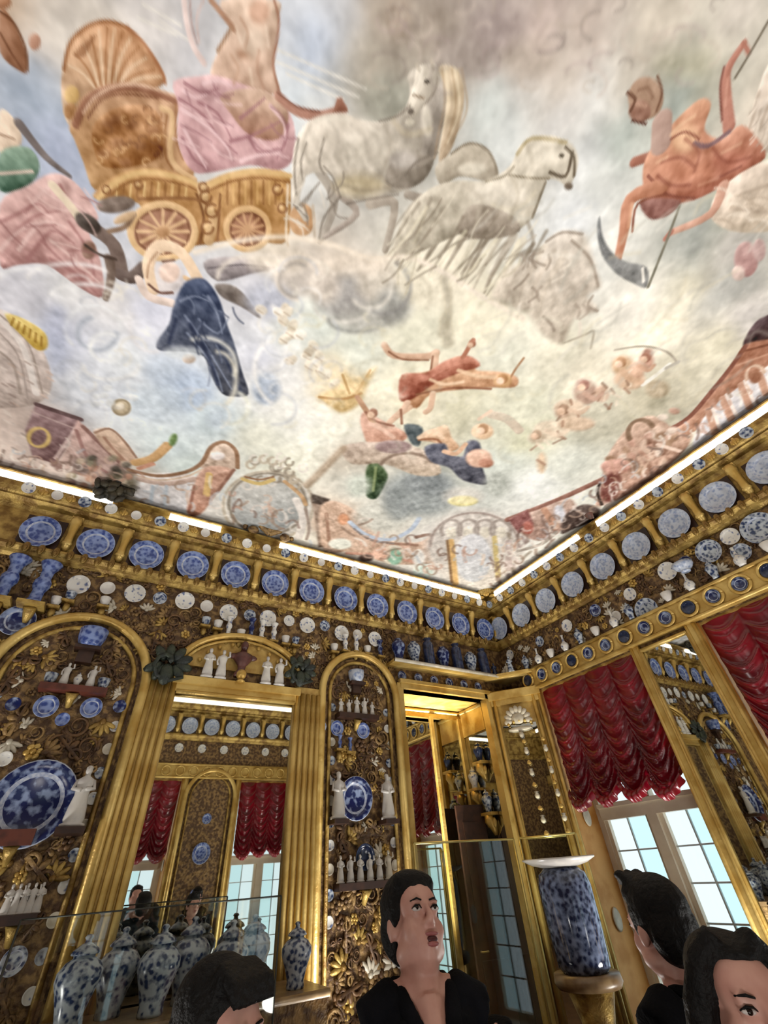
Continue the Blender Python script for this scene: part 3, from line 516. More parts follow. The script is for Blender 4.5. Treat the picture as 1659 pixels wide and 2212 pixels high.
    for x,y,rx,ry,c in ((1265,848,26,26,(190,152,132)),(1258,830,13,11,(196,150,136)),(1230,882,34,20,(222,194,166)),(1215,890,16,16,(198,164,138)),(1345,790,24,22,(212,170,130)),(1360,820,34,22,(220,182,150)),(1396,780,16,18,(206,150,126)),(1400,762,10,9,(170,116,96)),(1375,800,16,20,(222,176,146)),(1190,930,38,22,(222,202,176)),(1245,915,40,16,(210,178,148)),(1160,945,18,14,(206,184,158)),(1170,1000,10,22,(220,186,150)),(1300,850,16,18,(216,176,150)),(1420,840,26,20,(196,176,146))): EL(x,y,rx,ry,c,al=.9,soft=6)
    for k in range(26): x=1150+rng.rand()*220; y=970-(x-1150)*.75+rng.randn()*18; ST([(x,y),(x+rng.randn()*14,y+10)],5,[(170,126,100),(232,214,190),(156,120,96)][k%3],3,.7)
    ST([(1328,756),(1390,748),(1440,760),(1462,782)],4,(176,166,150)); ST([(1390,830),(1420,808),(1445,788)],10,(232,230,222)); ST([(1440,795),(1465,782)],8,(190,184,172))
    # right border
    PG([(1700,655),(1659,680),(1636,692),(1614,722),(1608,748),(1659,738),(1700,730)], (82,62,68), (96,72,70)); PG([(1700,725),(1659,733),(1610,745),(1580,790),(1540,840),(1490,900),(1440,928),(1460,952),(1500,932),(1560,882),(1620,832),(1659,802),(1700,780)], (186,120,90), (212,160,132))
    ST([(1610,748),(1580,792),(1540,842),(1490,900),(1442,930)],11,(158,98,80)); PG([(1520,902),(1600,832),(1659,790),(1700,770),(1700,850),(1590,912),(1500,972)], (218,212,214), (206,206,214))
    for a,b in (((1560,860),(1580,905)),((1530,885),(1545,935)),((1600,830),(1620,880)),((1640,808),(1655,850))): ST([a,b],12,(210,160,134)); 
    for a,b in (((1568,852),(1592,898)),((1538,880),(1556,928)),((1608,822),(1630,872))): ST([a,b],5,(236,222,214))
    EL(1630,812,14,16,(176,116,86)); RG(1632,812,20,22,6,(226,190,164),160,340); ST([(1600,760),(1659,745)],6,(156,96,70)); ST([(1590,790),(1659,765)],5,(216,160,130))
    PG([(1298,1062),(1310,990),(1360,920),(1410,898),(1460,930),(1492,952),(1450,1002),(1400,1042),(1330,1082),(1288,1092)], (206,170,146), (196,150,130))
    for k in range(40): x=1310+rng.rand()*150; y=1040-(x-1310)*.7+rng.randn()*26; EL(x,y,12,7,[(226,194,172),(156,112,90),(214,164,142),(172,134,104),(232,212,196)][k%5],al=.85,soft=4,rot=rng.rand()*180)
    RG(1385,935,28,28,9,(150,118,92),150,330); EL(1330,1008,32,16,(216,160,142)); EL(1318,1052,20,34,(140,80,70),soft=7,rot=20); ST([(1300,1090),(1290,1060),(1305,1030)],5,(70,56,50)); ST([(1420,960),(1470,975)],7,(236,206,188))
    ST([(1098,1122),(1200,1082),(1300,1036)],13,(166,114,98)); PG([(1103,1122),(1160,1102),(1230,1077),(1242,1112),(1190,1162),(1140,1162)], (204,172,154), (190,150,134)); PG([(1098,1122),(1140,1100),(1152,1132),(1120,1152)], (164,102,98), sm=False); EL(1140,1140,12,14,(202,116,100)); ST([(1175,1100),(1200,1140)],11,(214,160,130)); EL(1210,1110,12,20,(214,214,222),rot=-20); PG([(1222,1112),(1260,1090),(1294,1098),(1287,1122),(1240,1142),(1212,1152)], (96,80,74)); ST([(1120,1190),(1170,1175),(1200,1150)],8,(170,160,150))
    # --- second layer: modelling strokes of the figures, curls in the clouds, busy painted border
    def curve(x, y, ln, ang, bend): return [(x+ln*(t-.5)*cos(ang)-bend*sin(ang)*4*(t-.5)**2, y+ln*(t-.5)*sin(ang)+bend*cos(ang)*4*(t-.5)**2) for t in (0,.25,.5,.75,1)]
    for k in range(70):
        x, y = 120+rng.rand()*600, 580+rng.rand()*330
        if 300 < x < 560 and 520 < y < 860: continue
        r_ = 14+rng.rand()*30; RG(x, y, r_, r_*.8, 7, [(230,230,230),(178,182,192),(226,220,208)][k%3], rng.rand()*360, 0, 6, 0) if False else RG(x, y, r_, r_*.8, 6, [(232,232,232),(180,184,194),(228,222,210)][k%3], (a:=rng.rand()*360), a+110+rng.rand()*120, 5, .42)
    for k in range(60):
        x, y = 1050+rng.rand()*600, 430+rng.rand()*420; a = -.6+rng.randn()*.3
        ST(curve(x, y, 40+rng.rand()*60, a, rng.randn()*12), 7, [(228,224,214),(176,174,164),(214,204,178),(196,192,180)][k%4], 6, .38)
    for k in range(60):
        x, y = 620+rng.rand()*560, 660+rng.rand()*330; r_ = 12+rng.rand()*26
        RG(x, y, r_, r_*.7, 6, [(228,224,206),(178,174,154),(214,206,176)][k%3], (a:=rng.rand()*360), a+90+rng.rand()*120, 6, .33)
    for k in range(46):
        x, y = 820+rng.rand()*760, rng.rand()*190; r_ = 14+rng.rand()*30
        RG(x, y, r_, r_*.8, 7, [(206,190,180),(146,134,128),(190,176,162),(176,158,156)][k%4], (a:=rng.rand()*360), a+90+rng.rand()*120, 7, .35)
    # carriage carving
    for k in range(34):
        x, y = 205+rng.rand()*150, 235+rng.rand()*115
        if y < 265-(x-205)*.25: continue
        RG(x, y, 9, 7, 4, [(148,98,62),(222,176,122),(168,112,66)][k%3], (a:=rng.rand()*360), a+200, 3, .7)
    for x, y, r_ in ((445,425,12),(458,455,14),(448,492,13),(440,405,9),(600,410,10),(610,450,9),(300,400,8),(230,410,8)): RG(x, y, r_, r_, 5, (152,100,58), 0, 300); EL(x-2, y-2, r_*.5, r_*.5, (228,188,132))
    for k in range(9): ST([(160+k*3,120+k*2-k*k*.3),(175+k*4,100-k*3)],3,(150,96,58),2,.5)
    # draperies
    for k in range(16):
        x, y = 395+rng.rand()*220, 200+rng.rand()*150; ST(curve(x, y, 46+rng.rand()*30, .6+rng.randn()*.35, rng.randn()*8), 5, [(232,196,198),(164,112,120)][k%2], 3, .55)
    for k in range(18):
        x, y = 10+rng.rand()*190, 420+rng.rand()*160
        if y > 560+(x-60)*.4 or y < 470-x*.6: continue
        ST(curve(x, y, 44+rng.rand()*30, .7+rng.randn()*.4, rng.randn()*8), 5, [(230,194,188),(166,110,108)][k%2], 3, .55)
    for k in range(12): x, y = 390+rng.rand()*110, 640+rng.rand()*180; ST(curve(x+(y-640)*.25, y, 40, 1.1+rng.randn()*.25, rng.randn()*6), 4, [(128,138,162),(58,66,90)][k%2], 3, .6)
    # torso of the seated figure
    for p, c in ((((520,40),(535,70),(530,100)),(190,144,116)),(((560,110),(556,150),(570,190)),(188,142,116)),(((500,120),(515,150),(505,180)),(194,150,122)),(((575,60),(580,100)),(232,208,186)),(((510,60),(520,90)),(234,210,188)),(((540,150),(545,180)),(230,204,180))): ST(p,7,c,5,.6)
    # horses: muscle and harness
    for p, c in ((((670,270),(655,310),(668,350)),(180,170,156)),(((705,255),(730,290),(725,340)),(186,177,164)),(((760,270),(790,300),(800,360)),(190,181,168)),(((830,270),(845,310),(830,360)),(176,166,152)),(((740,400),(790,412),(840,405)),(150,136,112)),(((850,262),(880,290),(930,280)),(206,190,160)),(((680,262),(720,256),(750,258)),(230,222,208)),(((800,275),(820,290)),(226,218,204)),(((1000,400),(1040,430),(1030,470)),(186,176,160)),(((1100,370),(1120,420),(1100,470)),(188,178,160)),(((1140,320),(1150,360),(1130,400)),(190,181,164)),(((1060,395),(1090,400)),(230,222,206)),(((1170,310),(1200,310)),(232,224,208)),(((920,430),(960,440),(950,480)),(176,166,150))): ST(p,9,c,6,.6)
    for k in range(26):
        x, y = 850+rng.rand()*300, 450+rng.rand()*150; ST(curve(x, y, 50+rng.rand()*40, 2.3+rng.randn()*.2, rng.randn()*6), 5, [(140,128,112),(214,206,188),(166,154,138),(196,184,156)][k%4], 3, .55)
    for k in range(14): x, y = 630+rng.rand()*110, 390+rng.rand()*110; ST(curve(x, y, 40, 1.2+rng.randn()*.5, rng.randn()*6), 4, [(130,120,110),(220,212,200)][k%2], 3, .6)
    # reaper's muscles
    for p, c in ((((1430,350),(1470,340),(1500,360)),(168,98,76)),(((1480,300),(1510,330),(1500,370)),(176,106,82)),(((1540,320),(1570,350),(1620,340)),(166,94,74)),(((1420,380),(1450,400),(1490,400)),(160,90,70)),(((1450,290),(1470,270),(1500,250)),(234,190,150)),(((1560,330),(1600,310)),(226,170,138)),(((1420,350),(1440,340)),(232,180,144)),(((1510,400),(1550,385)),(222,158,128)),(((1366,440),(1358,490)),(232,176,138)),(((1572,170),(1566,230)),(226,164,142)),(((1380,195),(1400,190),(1410,210)),(150,112,88)),(((1375,225),(1395,230)),(214,170,144))): ST(p,7,c,4,.7)
    for k in range(10): ST(curve(1620+rng.rand()*40,200+rng.rand()*110,40,2.0,4),5,[(234,222,208),(186,168,150)][k%2],3,.6); ST(curve(1560+rng.rand()*90,410+rng.rand()*70,44,.2+rng.randn()*.2,5),5,[(236,222,204),(194,174,152)][k%2],3,.6)
    # border: garlands, volutes and figures too small to read
    PAL = [(210,158,134),(228,214,204),(152,122,102),(190,198,206),(222,186,160),(172,140,116),(232,226,218),(140,112,100)]
    for (x0,y0),(x1,y1),wd,n in (((0,975),(520,1090),40,60),((500,1090),(960,1230),34,56),((960,1190),(1090,1250),40,18),((1090,1200),(1330,1050),34,40),((1320,1040),(1650,830),34,40)):
        for k in range(n):
            t = rng.rand(); x, y = x0+(x1-x0)*t+rng.randn()*8, y0+(y1-y0)*t+rng.randn()*wd*.5
            if rng.rand() < .5: ST(curve(x, y, 14+rng.rand()*20, rng.rand()*6.3, rng.randn()*6), 5, PAL[rng.randint(8)], 2.5, .6)
            else: RG(x, y, 6+rng.rand()*8, 5+rng.rand()*7, 4, PAL[rng.randint(8)], (a:=rng.rand()*360), a+220, 2.5, .6)
    # heads and limbs of the small figures
    for x, y, r_, c in ((1342,782,11,(190,140,100)),(1396,772,10,(176,120,96)),(1262,832,11,(180,128,112)),(1218,884,11,(176,140,112)),(1160,938,10,(190,160,132)),(1086,818,11,(188,134,84)),(1044,926,11,(186,140,100)),(806,892,10,(180,132,108)),(1020,742,8,(186,122,94))): EL(x, y, r_, r_, c, soft=3); EL(x-r_*.5, y+r_*.45, r_*.8, r_*.7, (230,192,162), soft=3)
    for p, w_, c in ((((1345,800),(1360,818),(1385,826)),11,(218,176,142)),(((1380,790),(1400,800),(1412,790)),9,(214,166,136)),(((1262,850),(1285,862),(1300,850)),10,(210,168,146)),(((1230,885),(1255,892),(1270,880)),9,(222,190,162)),(((1180,930),(1205,940),(1225,930)),10,(224,200,174)),(((990,800),(1030,812),(1070,815)),8,(234,196,158)),(((930,820),(960,830),(1000,825)),7,(236,200,164)),(((905,945),(935,930),(955,945)),9,(234,200,168)),(((800,915),(830,930),(850,945)),9,(232,190,168))): ST(p,w_,c,3,.9)
fresco()
# ------------------------------------------------------------------ walls and floor
def holes_wall(mb, a0, a1, z0, z1, holes, put):
    # rectangles of a wall around its openings; put(s0,s1,z0,z1) adds one block
    xs = [a0]
    for h0, h1, b, t in sorted(holes):
        put(xs[-1], h0, z0, z1); put(h0, h1, t, z1)
        if b > z0: put(h0, h1, z0, b)
        xs.append(h1)
    put(xs[-1], a1, z0, z1)
RT = .46                                     # depth of the window reveals
WR = [(2.60, 4.00), (.45, 1.85), (-1.70, -.30)]          # windows of the right wall (along y)
WN = [(2.90, 4.30), (.30, 1.70), (-2.30, -.90)]          # windows of the near wall (along x)
WZ0, WZ1 = .25, 3.43
RX0, RX1, RD, RZ = 2.97, 4.37, .62, 3.41     # the mirrored recess in the back wall
m = MB()
holes_wall(m, LX-.2, WX+.5, 0, CZ, [(RX0, RX1, 0, RZ)], lambda a, b, c, d: m.box((a, WY, c), (b, WY+.12, d)))
wall_back = struct('wall_back', m, LACQ)
m = MB(); holes_wall(m, NY-.5, WY+.1, 0, CZ, [(a, b, WZ0, WZ1) for a, b in WR], lambda a, b, c, d: m.box((WX, a, c), (WX+RT, b, d)))
wall_right = struct('wall_right', m, LACQ)
m = MB(); holes_wall(m, LX-.2, WX+.4, 0, CZ, [(a, b, WZ0, WZ1) for a, b in WN], lambda a, b, c, d: m.box((a, NY-RT, c), (b, NY, d)))
wall_near = struct('wall_near', m, LACQ)
m = MB(); m.box((LX-.2, NY-.2, 0), (LX, WY+.1, CZ)); wall_left = struct('wall_left', m, LACQ)
floor = struct('floor', MB().box((LX-.5, NY-.6, -.1), (WX+.6, WY+.8, 0)), FLOORM)
struct('roof_slab', MB().box((LX-.5, NY-.6, CZ+.12), (WX+.6, WY+.8, CZ+.2)), PLASTER)

def wl(wall, s, z, off=0.):
    if wall == 'back': return (s, WY-off, z), (0, 0, 0)
    if wall == 'right': return (WX-off, s, z), (0, 0, -pi/2)
    if wall == 'near': return (s, NY+off, z), (0, 0, pi)
    return (LX+off, s, z), (0, 0, pi/2)
WALL = dict(back=wall_back, right=wall_right, near=wall_near, left=wall_left)
def part(name, me, parent, loc, rot=(0,0,0), scl=None):
    return link(name, me, parent, loc, rot, scl)

# ------------------------------------------------------------------ cornice
prof = [(0,4.995),(.185,4.995),(.185,4.978),(.125,4.97),(.125,4.882),(.185,4.872),(.178,4.82),(.15,4.775),(.12,4.755),(.135,4.74),(.10,4.715),(.055,4.70),(.035,4.66),(.03,4.30),(.055,4.285),(.085,4.26),(.09,4.235),(.06,4.205),(.05,4.175),(.02,4.15),(0,4.15)]
def cornice(n, wall, s0, s1):
    mb = MB(); k = len(prof); vs_ = []
    for s, sg in ((s0, 1), (s1, -1)):
        for o, z in prof:
            p, _ = wl(wall, s + sg*(-.0 + 0*o), z, o); vs_.append(p)
    fs = [(i, i+1, k+i+1, k+i) for i in range(k-1)]
    mb.add(vs_, fs, False)
    o = link('trim_%d' % n, mb.mesh('cornice', GOLD)); o['kind'] = 'structure'; return o
CORN = dict(back=cornice(1, 'back', LX, WX), right=cornice(2, 'right', NY, WY), near=cornice(3, 'near', LX, WX), left=cornice(4, 'left', NY, WY))
# dark plate panels and brackets of the cornice
PSP = .467
panel_me = MB().box((-.165, -.012, -.165), (.165, .02, .175)).mesh('plate_panel', DARKB)
b = MB(); b.tube([(0,-.005,-.16),(0,-.03,-.14),(0,-.05,-.08),(0,-.05,0),(0,-.075,.08),(0,-.10,.14),(0,-.10,.18)], [.02,.035,.04,.036,.042,.05,.045], 8)
b.ell((0,-.055,-.10),(.05,.03,.03),8,5); b.ell((0,-.09,.12),(.055,.035,.03),8,5); b.box((-.05,-.1,.17),(.05,0,.2))
bracket_me = b.mesh('bracket', GOLDP)
def cornice_fill(wall, ss):
    for s in ss:
        p, r = wl(wall, s, 4.44, .035); part('plate_panel', panel_me, CORN[wall], p, r)
        p, r = wl(wall, s+PSP/2, 4.46, .03); part('bracket', bracket_me, CORN[wall], p, r)
BACKP = [4.53-PSP*k for k in range(13)]; RIGHTP = [4.33-.472*k for k in range(9)]
NEARP = [4.4-PSP*k for k in range(11)]; LEFTP = [4.2-PSP*k for k in range(11)]
cornice_fill('back', BACKP); cornice_fill('right', RIGHTP); cornice_fill('near', NEARP); cornice_fill('left', LEFTP)
# leaf moulding under the plate row: small gilt leaves
lf = MB(); lf.ell((0,-.03,0),(.032,.022,.055),8,5); lf.ell((0,-.05,-.02),(.018,.018,.03),6,4)
leaf_me = lf.mesh('moulding_leaf', GOLD)
for wall, a, bb in (('back', -1.7, 4.7), ('right', .2, 4.4)):
    n = int((bb-a)/.117)
    for k in range(n):
        p, r = wl(wall, a+k*.117, 4.225, .075); part('moulding_leaf', leaf_me, CORN[wall], p, r)
# cove light diffusers on the cornice ledge
def cove(wall, a, b, label):
    o = .172; mb = MB()
    for s0, s1 in (a if isinstance(a, list) else [(a, b)]):
        p, _ = wl(wall, s0, 4.888, o); q, _ = wl(wall, s1, 4.968, .128)
        mb.box(tuple(min(x, y) for x, y in zip(p, q)), tuple(max(x, y) for x, y in zip(p, q)))
    ob = link('cove_light', mb.mesh('cove_light', LED)); tag(ob, label, 'light'); return ob
cove('back', -3.2, -.62, 'glowing white light strip on the back cornice, left of the dark leaf ornament')
cove('back', -.05, .52, 'short glowing light strip between dark leaf ornament and shell cartouche')
cove('back', 1.25, 4.52, 'long glowing light strip on the back cornice running into the corner')
cove('right', 2.55, 4.2, 'glowing light strip on the right cornice between corner and stucco drapery')
cove('right', -1.9, 2.25, 'glowing light strip on the right cornice, running out of the picture')
cove('near', -3.2, 4.6, 'glowing light strip over the near windows, seen in the tall mirror')

# ------------------------------------------------------------------ recess with mirrors behind the back wall
m = MB(); y1 = WY+RD
m.box((RX0-.12, WY+.12, 0), (RX0, y1+.1, RZ+.1)); m.box((RX1, WY+.12, 0), (RX1+.12, y1+.1, RZ+.1)); m.box((RX0, y1, 0), (RX1, y1+.1, RZ+.1))
struct('wall_recess', m, GOLDB)
struct('ceiling_recess', MB().box((RX0, WY, RZ), (RX1, y1, RZ+.1)), GOLDP)
m = MB(); m.box((RX0, WY-.05, RZ-.0), (RX1, WY+.14, RZ+.06)); m.box((RX0-.02, WY-.08, RZ+.06), (RX1+.05, WY+.02, RZ+.10))
m.box((RX0-.05, WY-.04, 0), (RX0+.035, WY+.08, RZ+.06)); m.box((RX1-.06, WY-.05, 0), (RX1+.05, WY+.06, RZ+.06))
m.tube([(RX0+.04, y1-.02, RZ-.03), (RX1-.03, y1-.02, RZ-.03), (RX1-.03, WY+.1, RZ-.03)], .03, 6)
m.box((RX0, y1-.03, RZ-.12), (RX1, y1-.005, RZ-.06)); m.box((RX1-.03, WY+.1, RZ-.34), (RX1-.005, y1, RZ-.04))
t = struct('trim_5', m, GOLDP)
def mirror(name, mb, label):
    o = link(name, mb.mesh(name, MIRROR)); return tag(o, label, 'mirror')
mirror('recess_mirror', MB().box((RX0+.01, y1-.035, .1), (RX1-.06, y1-.03, RZ-.12)), 'tall mirror at the back of the gilded recess, reflecting a red curtain')
mirror('recess_side_mirror', MB().box((RX1-.012, WY+.1, .1), (RX1-.008, y1-.06, RZ-.36)), 'narrow mirror on the right side of the gilded recess')
m = MB()
for x, w in ((RX0+.035, .05), (3.83, .045), (RX1-.05, .07)): m.box((x-w/2, y1-.06, 0), (x+w/2, y1-.03, RZ-.1))
struct('trim_6', m, GOLDP)
# dark door leaf standing in the recess
d = thing('door_leaf', 'dark brown wooden door leaf standing open in the gilded recess', 'door', (3.93, 4.97, 0), (0, 0, RAD(-14)))
part('panel', MB().box((0, 0, 0), (.36, .045, 2.27)).mesh('leaf', DARKB), d, (0,0,0))
for z0, z1 in ((.15,.95),(1.1,2.1)):
    part('raised_panel', MB().box((.06,-.012,z0),(.30,0,z1)).mesh('raised_panel', DARKB), d, (0,0,0))
part('door_handle', MB().tube([(.05,-.02,1.02),(.05,-.06,1.02),(.12,-.06,1.02)],.009,6).mesh('door_handle', BRASS), d, (0,0,0))

# ------------------------------------------------------------------ canted corner with mirror
A = Vector((RX1+.02, WY, 0)); B = Vector((WX, 4.0, 0)); L_ = (B-A).length; ang = math.atan2((B-A).y, (B-A).x)
cc = thing('corner_pier_glass', 'gilt-framed narrow mirror on the canted corner beside the red curtain', 'mirror', A, (0, 0, ang))
part('backing', MB().box((0, .0, 0), (L_, .04, RZ+.06)).mesh('corner_backing', GOLDB), cc, (0,0,0))
part('mirror_glass', MB().box((.13, -.012, .3), (L_-.15, -.006, 3.06)).mesh('corner_glass', MIRROR), cc, (0,0,0))
fr = MB()
for x in (.02, .085, L_-.02, L_-.10): fr.tube([(x,-.02,0),(x,-.02,RZ+.02)], .03, 6)
part('frame_bar', fr.mesh('frame_bars', GOLDP), cc, (0,0,0))
fr = MB(); fr.box((.0,-.06,RZ-.03),(L_,.0,RZ+.07)); fr.box((.03,-.04,RZ-.1),(L_-.03,0,RZ-.03))
part('frame_top', fr.mesh('frame_top', GOLDP), cc, (0,0,0))
cr = MB()
for k in range(9):
    a = pi*k/8; cr.ell((L_/2-.01+.13*cos(a), -.05, 3.09+.14*sin(a)), (.035,.03,.05), 8, 5, Matrix.Rotation(a-pi/2, 3, 'Y').transposed())
cr.ell((L_/2-.01,-.05,3.12),(.09,.03,.07),10,6); cr.ell((L_/2-.01,-.04,3.0),(.16,.025,.03),10,5); cr.ell((L_/2-.01,-.05,2.93),(.03,.03,.04),8,5)
part('crest', cr.mesh('crest', IVORY), cc, (0,0,0))
gm = MB()
for k in range(5):
    gm.ell((L_/2-.14+.07*k,-.06,3.06+.03*sin(k*pi/4)),(.02,.02,.02),6,4)
part('crest_bead', gm.mesh('crest_beads', GOLDP), cc, (0,0,0)); cc.children[-1]['kind'] = 'stuff'
dr = MB().lathe([(.002,0),(.022,.012),(.03,.04),(.016,.06),(.028,.075),(.002,.08)], 8).mesh('garland_cup', IVORY)
gl = MB().lathe([(.002,0),(.03,.02),(.018,.045),(.002,.055)], 8).mesh('garland_bell', GOLDP)
for x in (L_/2, L_-.115):
    for k in range(9):
        part('garland_drop', dr if k % 2 else gl, cc, (x + (.0 if x < L_*.7 else .0), -.055, 2.82-k*.115))

# ------------------------------------------------------------------ windows with curtains
def boxes(lst, name, mt):
    mb = MB()
    for a, b in lst: mb.box(a, b)
    return mb.mesh(name, mt)
HW = .70
win = link('window_1', boxes([((-HW, .36, WZ0), (-HW+.08, .44, WZ1)), ((HW-.08, .36, WZ0), (HW, .44, WZ1)), ((-HW, .36, WZ0), (HW, .44, WZ0+.09)), ((-HW, .36, WZ1-.09), (HW, .44, WZ1))], 'window_frame', WINW)); win['kind'] = 'structure'
part('transom', boxes([((-HW+.08, .33, 2.00), (HW-.08, .45, 2.15)), ((-HW+.08,.31,2.11),(HW-.08,.34,2.15))], 'transom', WINW), win, (0,0,0))
part('mullion', boxes([((-.055, .33, WZ0+.09), (.055, .45, 2.0)), ((-.04, .35, 2.15), (.04, .44, WZ1-.09))], 'mullion', WINW), win, (0,0,0))
part('sill', boxes([((-HW, .0, WZ0-.04), (HW, .46, WZ0+.03))], 'sill', WINW), win, (0,0,0))
cas = [((sx*.055 if sx > 0 else -HW+.08, .37, WZ0+.09), (HW-.08 if sx > 0 else -.055, .43, 2.0)) for sx in (-1, 1)]
bar_v = boxes([((-.008, -.01, 0), (.008, .01, 1.66))], 'glazing_bar', mat('grey_glazing_bar', (196,206,208), .5)); bar_h = boxes([((0,-.009,-.007),(.565,.009,.007))], 'glazing_bar_cross', bpy.data.materials['grey_glazing_bar'])
stile = boxes([((0,.0,0),(.045,.05,1.66))], 'casement_stile', WINW)
pane_a = boxes([((0,0,0),(.245,.004,.262))], 'pane', PANE2); pane_b = boxes([((0,0,0),(.245,.004,.262))], 'pane_tinted', PANE); pane_t = boxes([((0,0,0),(.565,.004,1.19))], 'upper_pane', PANE2)
for sx in (-1, 1):
    x0 = .055 if sx > 0 else -HW+.08; x1 = HW-.08 if sx > 0 else -.055
    part('casement_stile', stile, win, (x0, .37, WZ0+.09)); part('casement_stile', stile, win, (x1-.045, .37, WZ0+.09))
    part('glazing_bar', bar_v, win, ((x0+x1)/2, .40, WZ0+.09))
    for r in range(6):
        if r: part('glazing_bar', bar_h, win, (x0, .40, WZ0+.09+r*.277))
        for c in (0, 1): part('pane', pane_a if (c == 0) else pane_b, win, (x0+.03+c*.26, .40, WZ0+.10+r*.277))
    part('upper_pane', pane_t, win, (x0, .40, 2.15))
rv = boxes([((-HW, .0, WZ0), (-HW+.012, .36, WZ1))], 'reveal_panel', mat('apricot_gold_reveal', (206,152,84), .5, .25, var=(186,128,58), vscale=5))
part('reveal_panel', rv, win, (0,0,0)); part('reveal_panel', rv, win, (2*HW-.012,0,0))
ov = MB(); ov.lathe([(.002,0),(.05,.0),(.062,.012),(.05,.02),(.002,.014)], 16, squash=1.5, axis='x'); ov_me = ov.mesh('oval_medallion', IVORY)
for z in (2.05, 1.2): part('oval_medallion', ov_me, win, (-HW+.012, .17, z), (0, pi, 0)); part('oval_medallion', ov_me, win, (HW-.012, .17, z))
# gilt surround strips
su = MB()
for s in (-1, 1):
    su.box((s*HW-(.0 if s > 0 else .11), -.035, 0), (s*HW+(.11 if s > 0 else 0), .0, WZ1+.02)); su.tube([(s*(HW+.02), -.03, 0), (s*(HW+.02), -.03, WZ1)], .022, 6); su.tube([(s*(HW+.095), -.03, 0), (s*(HW+.095), -.03, WZ1)], .018, 6)
part('gilt_surround', su.mesh('gilt_surround', GOLDP), win, (0,0,0))
def curtain_mesh(seed):
    random.seed(seed); nu, nv = 112, 130; ncol = 4; w = 1.36; h = 1.12
    vs_ = []; fs = []
    for j in range(nv+1):
        v = j/nv
        for i in range(nu+1):
            u = i/nu; c = min(ncol-1, int(u*ncol)); s = u*ncol-c; sag = 4*s*(1-s)
            n = 6.0+3.5*v; ph = v*n-1.15*sag*(.45+.55*v)+.41*c
            fr = ph % 1.0; swag = (1-fr)**1.3*(1 if fr > .1 else fr/.1)
            f2 = (ph*2.0+.3) % 1.0
            d = .015 + (.03+.055*v)*swag*(.2+.8*sag**.5) + .014*(1-f2)*sag + .06*sag*(.35+.65*v)
            d += .007*sin(u*ncol*pi*8+3*sin(v*9+c))*(1-sag)*(.3+v)
            z = -v*h-.14*sag*v**1.2*(1+.12*sin(c*2.1))+.02*sin(c*1.7)*v
            vs_.append(((u-.5)*w*(1-.02*v), -d, z)); 
        
    for j in range(nv):
        for i in range(nu):
            a = j*(nu+1)+i; fs.append((a, a+nu+1, a+nu+2, a+1))
    return MB().add(vs_, fs).mesh('curtain_cloth', SATIN)
def curtain_lower(seed):
    # gathered ruffle along the scalloped hem
    nu = 160; ncol = 4; w = 1.36; vs_ = []; fs = []
    for j in range(7):
        t = j/6
        for i in range(nu+1):
            u = i/nu; c = min(ncol-1, int(u*ncol)); s = u*ncol-c; sag = 4*s*(1-s)
            z = -1.12-.14*sag*(1+.12*sin(c*2.1))+.02*sin(c*1.7)+.03-.10*t
            d = .10*sag+.05+.022*sin(u*150)*t+.05*sin(pi*t)
            vs_.append(((u-.5)*w*.98, -d, z))
    for j in range(6):
        for i in range(nu): a = j*(nu+1)+i; fs.append((a, a+nu+1, a+nu+2, a+1))
    return MB().add(vs_, fs).mesh('hem_ruffle', SATIN)
cur_me = curtain_mesh(1); ruf_me = curtain_lower(1)
rail_me = MB().box((-.69,-.03,0),(.69,.03,.035)).mesh('curtain_rail', GOLDB)
nwin = 0
CLAB = {('right',0):'crimson swagged balloon curtain over the window nearest the corner', ('right',1):'crimson swagged balloon curtain at the right edge of the picture',
        ('right',2):'crimson balloon curtain over the third right window, out of view', ('near',0):'dark red curtain in the tall mirror, right of the reflected arched niche',
        ('near',1):'dark red curtain in the tall mirror, left of the reflected arched niche', ('near',2):'dark red curtain over the near window farthest from the corner'}
for wall, lst in (('right', WR), ('near', WN)):
    for i, (a, b) in enumerate(lst):
        nwin += 1
        if (wall, i) in (('right', 2), ('near', 2)) and False: continue
        o = win if nwin == 1 else copy_tree(win)
        if nwin > 1: o.name = 'window_%d' % nwin
        p, r = wl(wall, (a+b)/2, 0, 0); o.location = p; o.rotation_euler = r
        p, r = wl(wall, (a+b)/2, 3.40, -.05)
        c = thing('balloon_curtain', CLAB[(wall, i)], 'curtain', p, r, 'crimson balloon curtains')
        part('cloth', cur_me, c, (0,0,0)); part('hem_ruffle', ruf_me, c, (0,0,0)); part('rail', rail_me, c, (0,0,-.0))
# gilt band above the windows
def band(n, wall, a, b):
    m = MB(); p, _ = wl(wall, a, 3.44, .05); q, _ = wl(wall, b, 3.70, 0)
    m.box(tuple(min(x, y) for x, y in zip(p, q)), tuple(max(x, y) for x, y in zip(p, q)))
    for z in (3.46, 3.69):
        p, _ = wl(wall, a, z, .055); q, _ = wl(wall, b, z, .055); m.tube([p, q], .02, 6)
    return struct('trim_%d' % n, m, GOLDP)
band_r = band(7, 'right', NY, WY-.42); band_n = band(8, 'near', LX, WX)
m = MB(); p0 = Vector((RX1+.0, WY-.03, 3.57)); p1 = Vector((WX-.03, 4.05, 3.57))
m.tube([p0+Vector((0,0,-.1)), p1+Vector((0,0,-.1))], .03, 6); m.tube([p0+Vector((0,0,.1)), p1+Vector((0,0,.1))], .03, 6)
struct('trim_9', m, GOLDP)
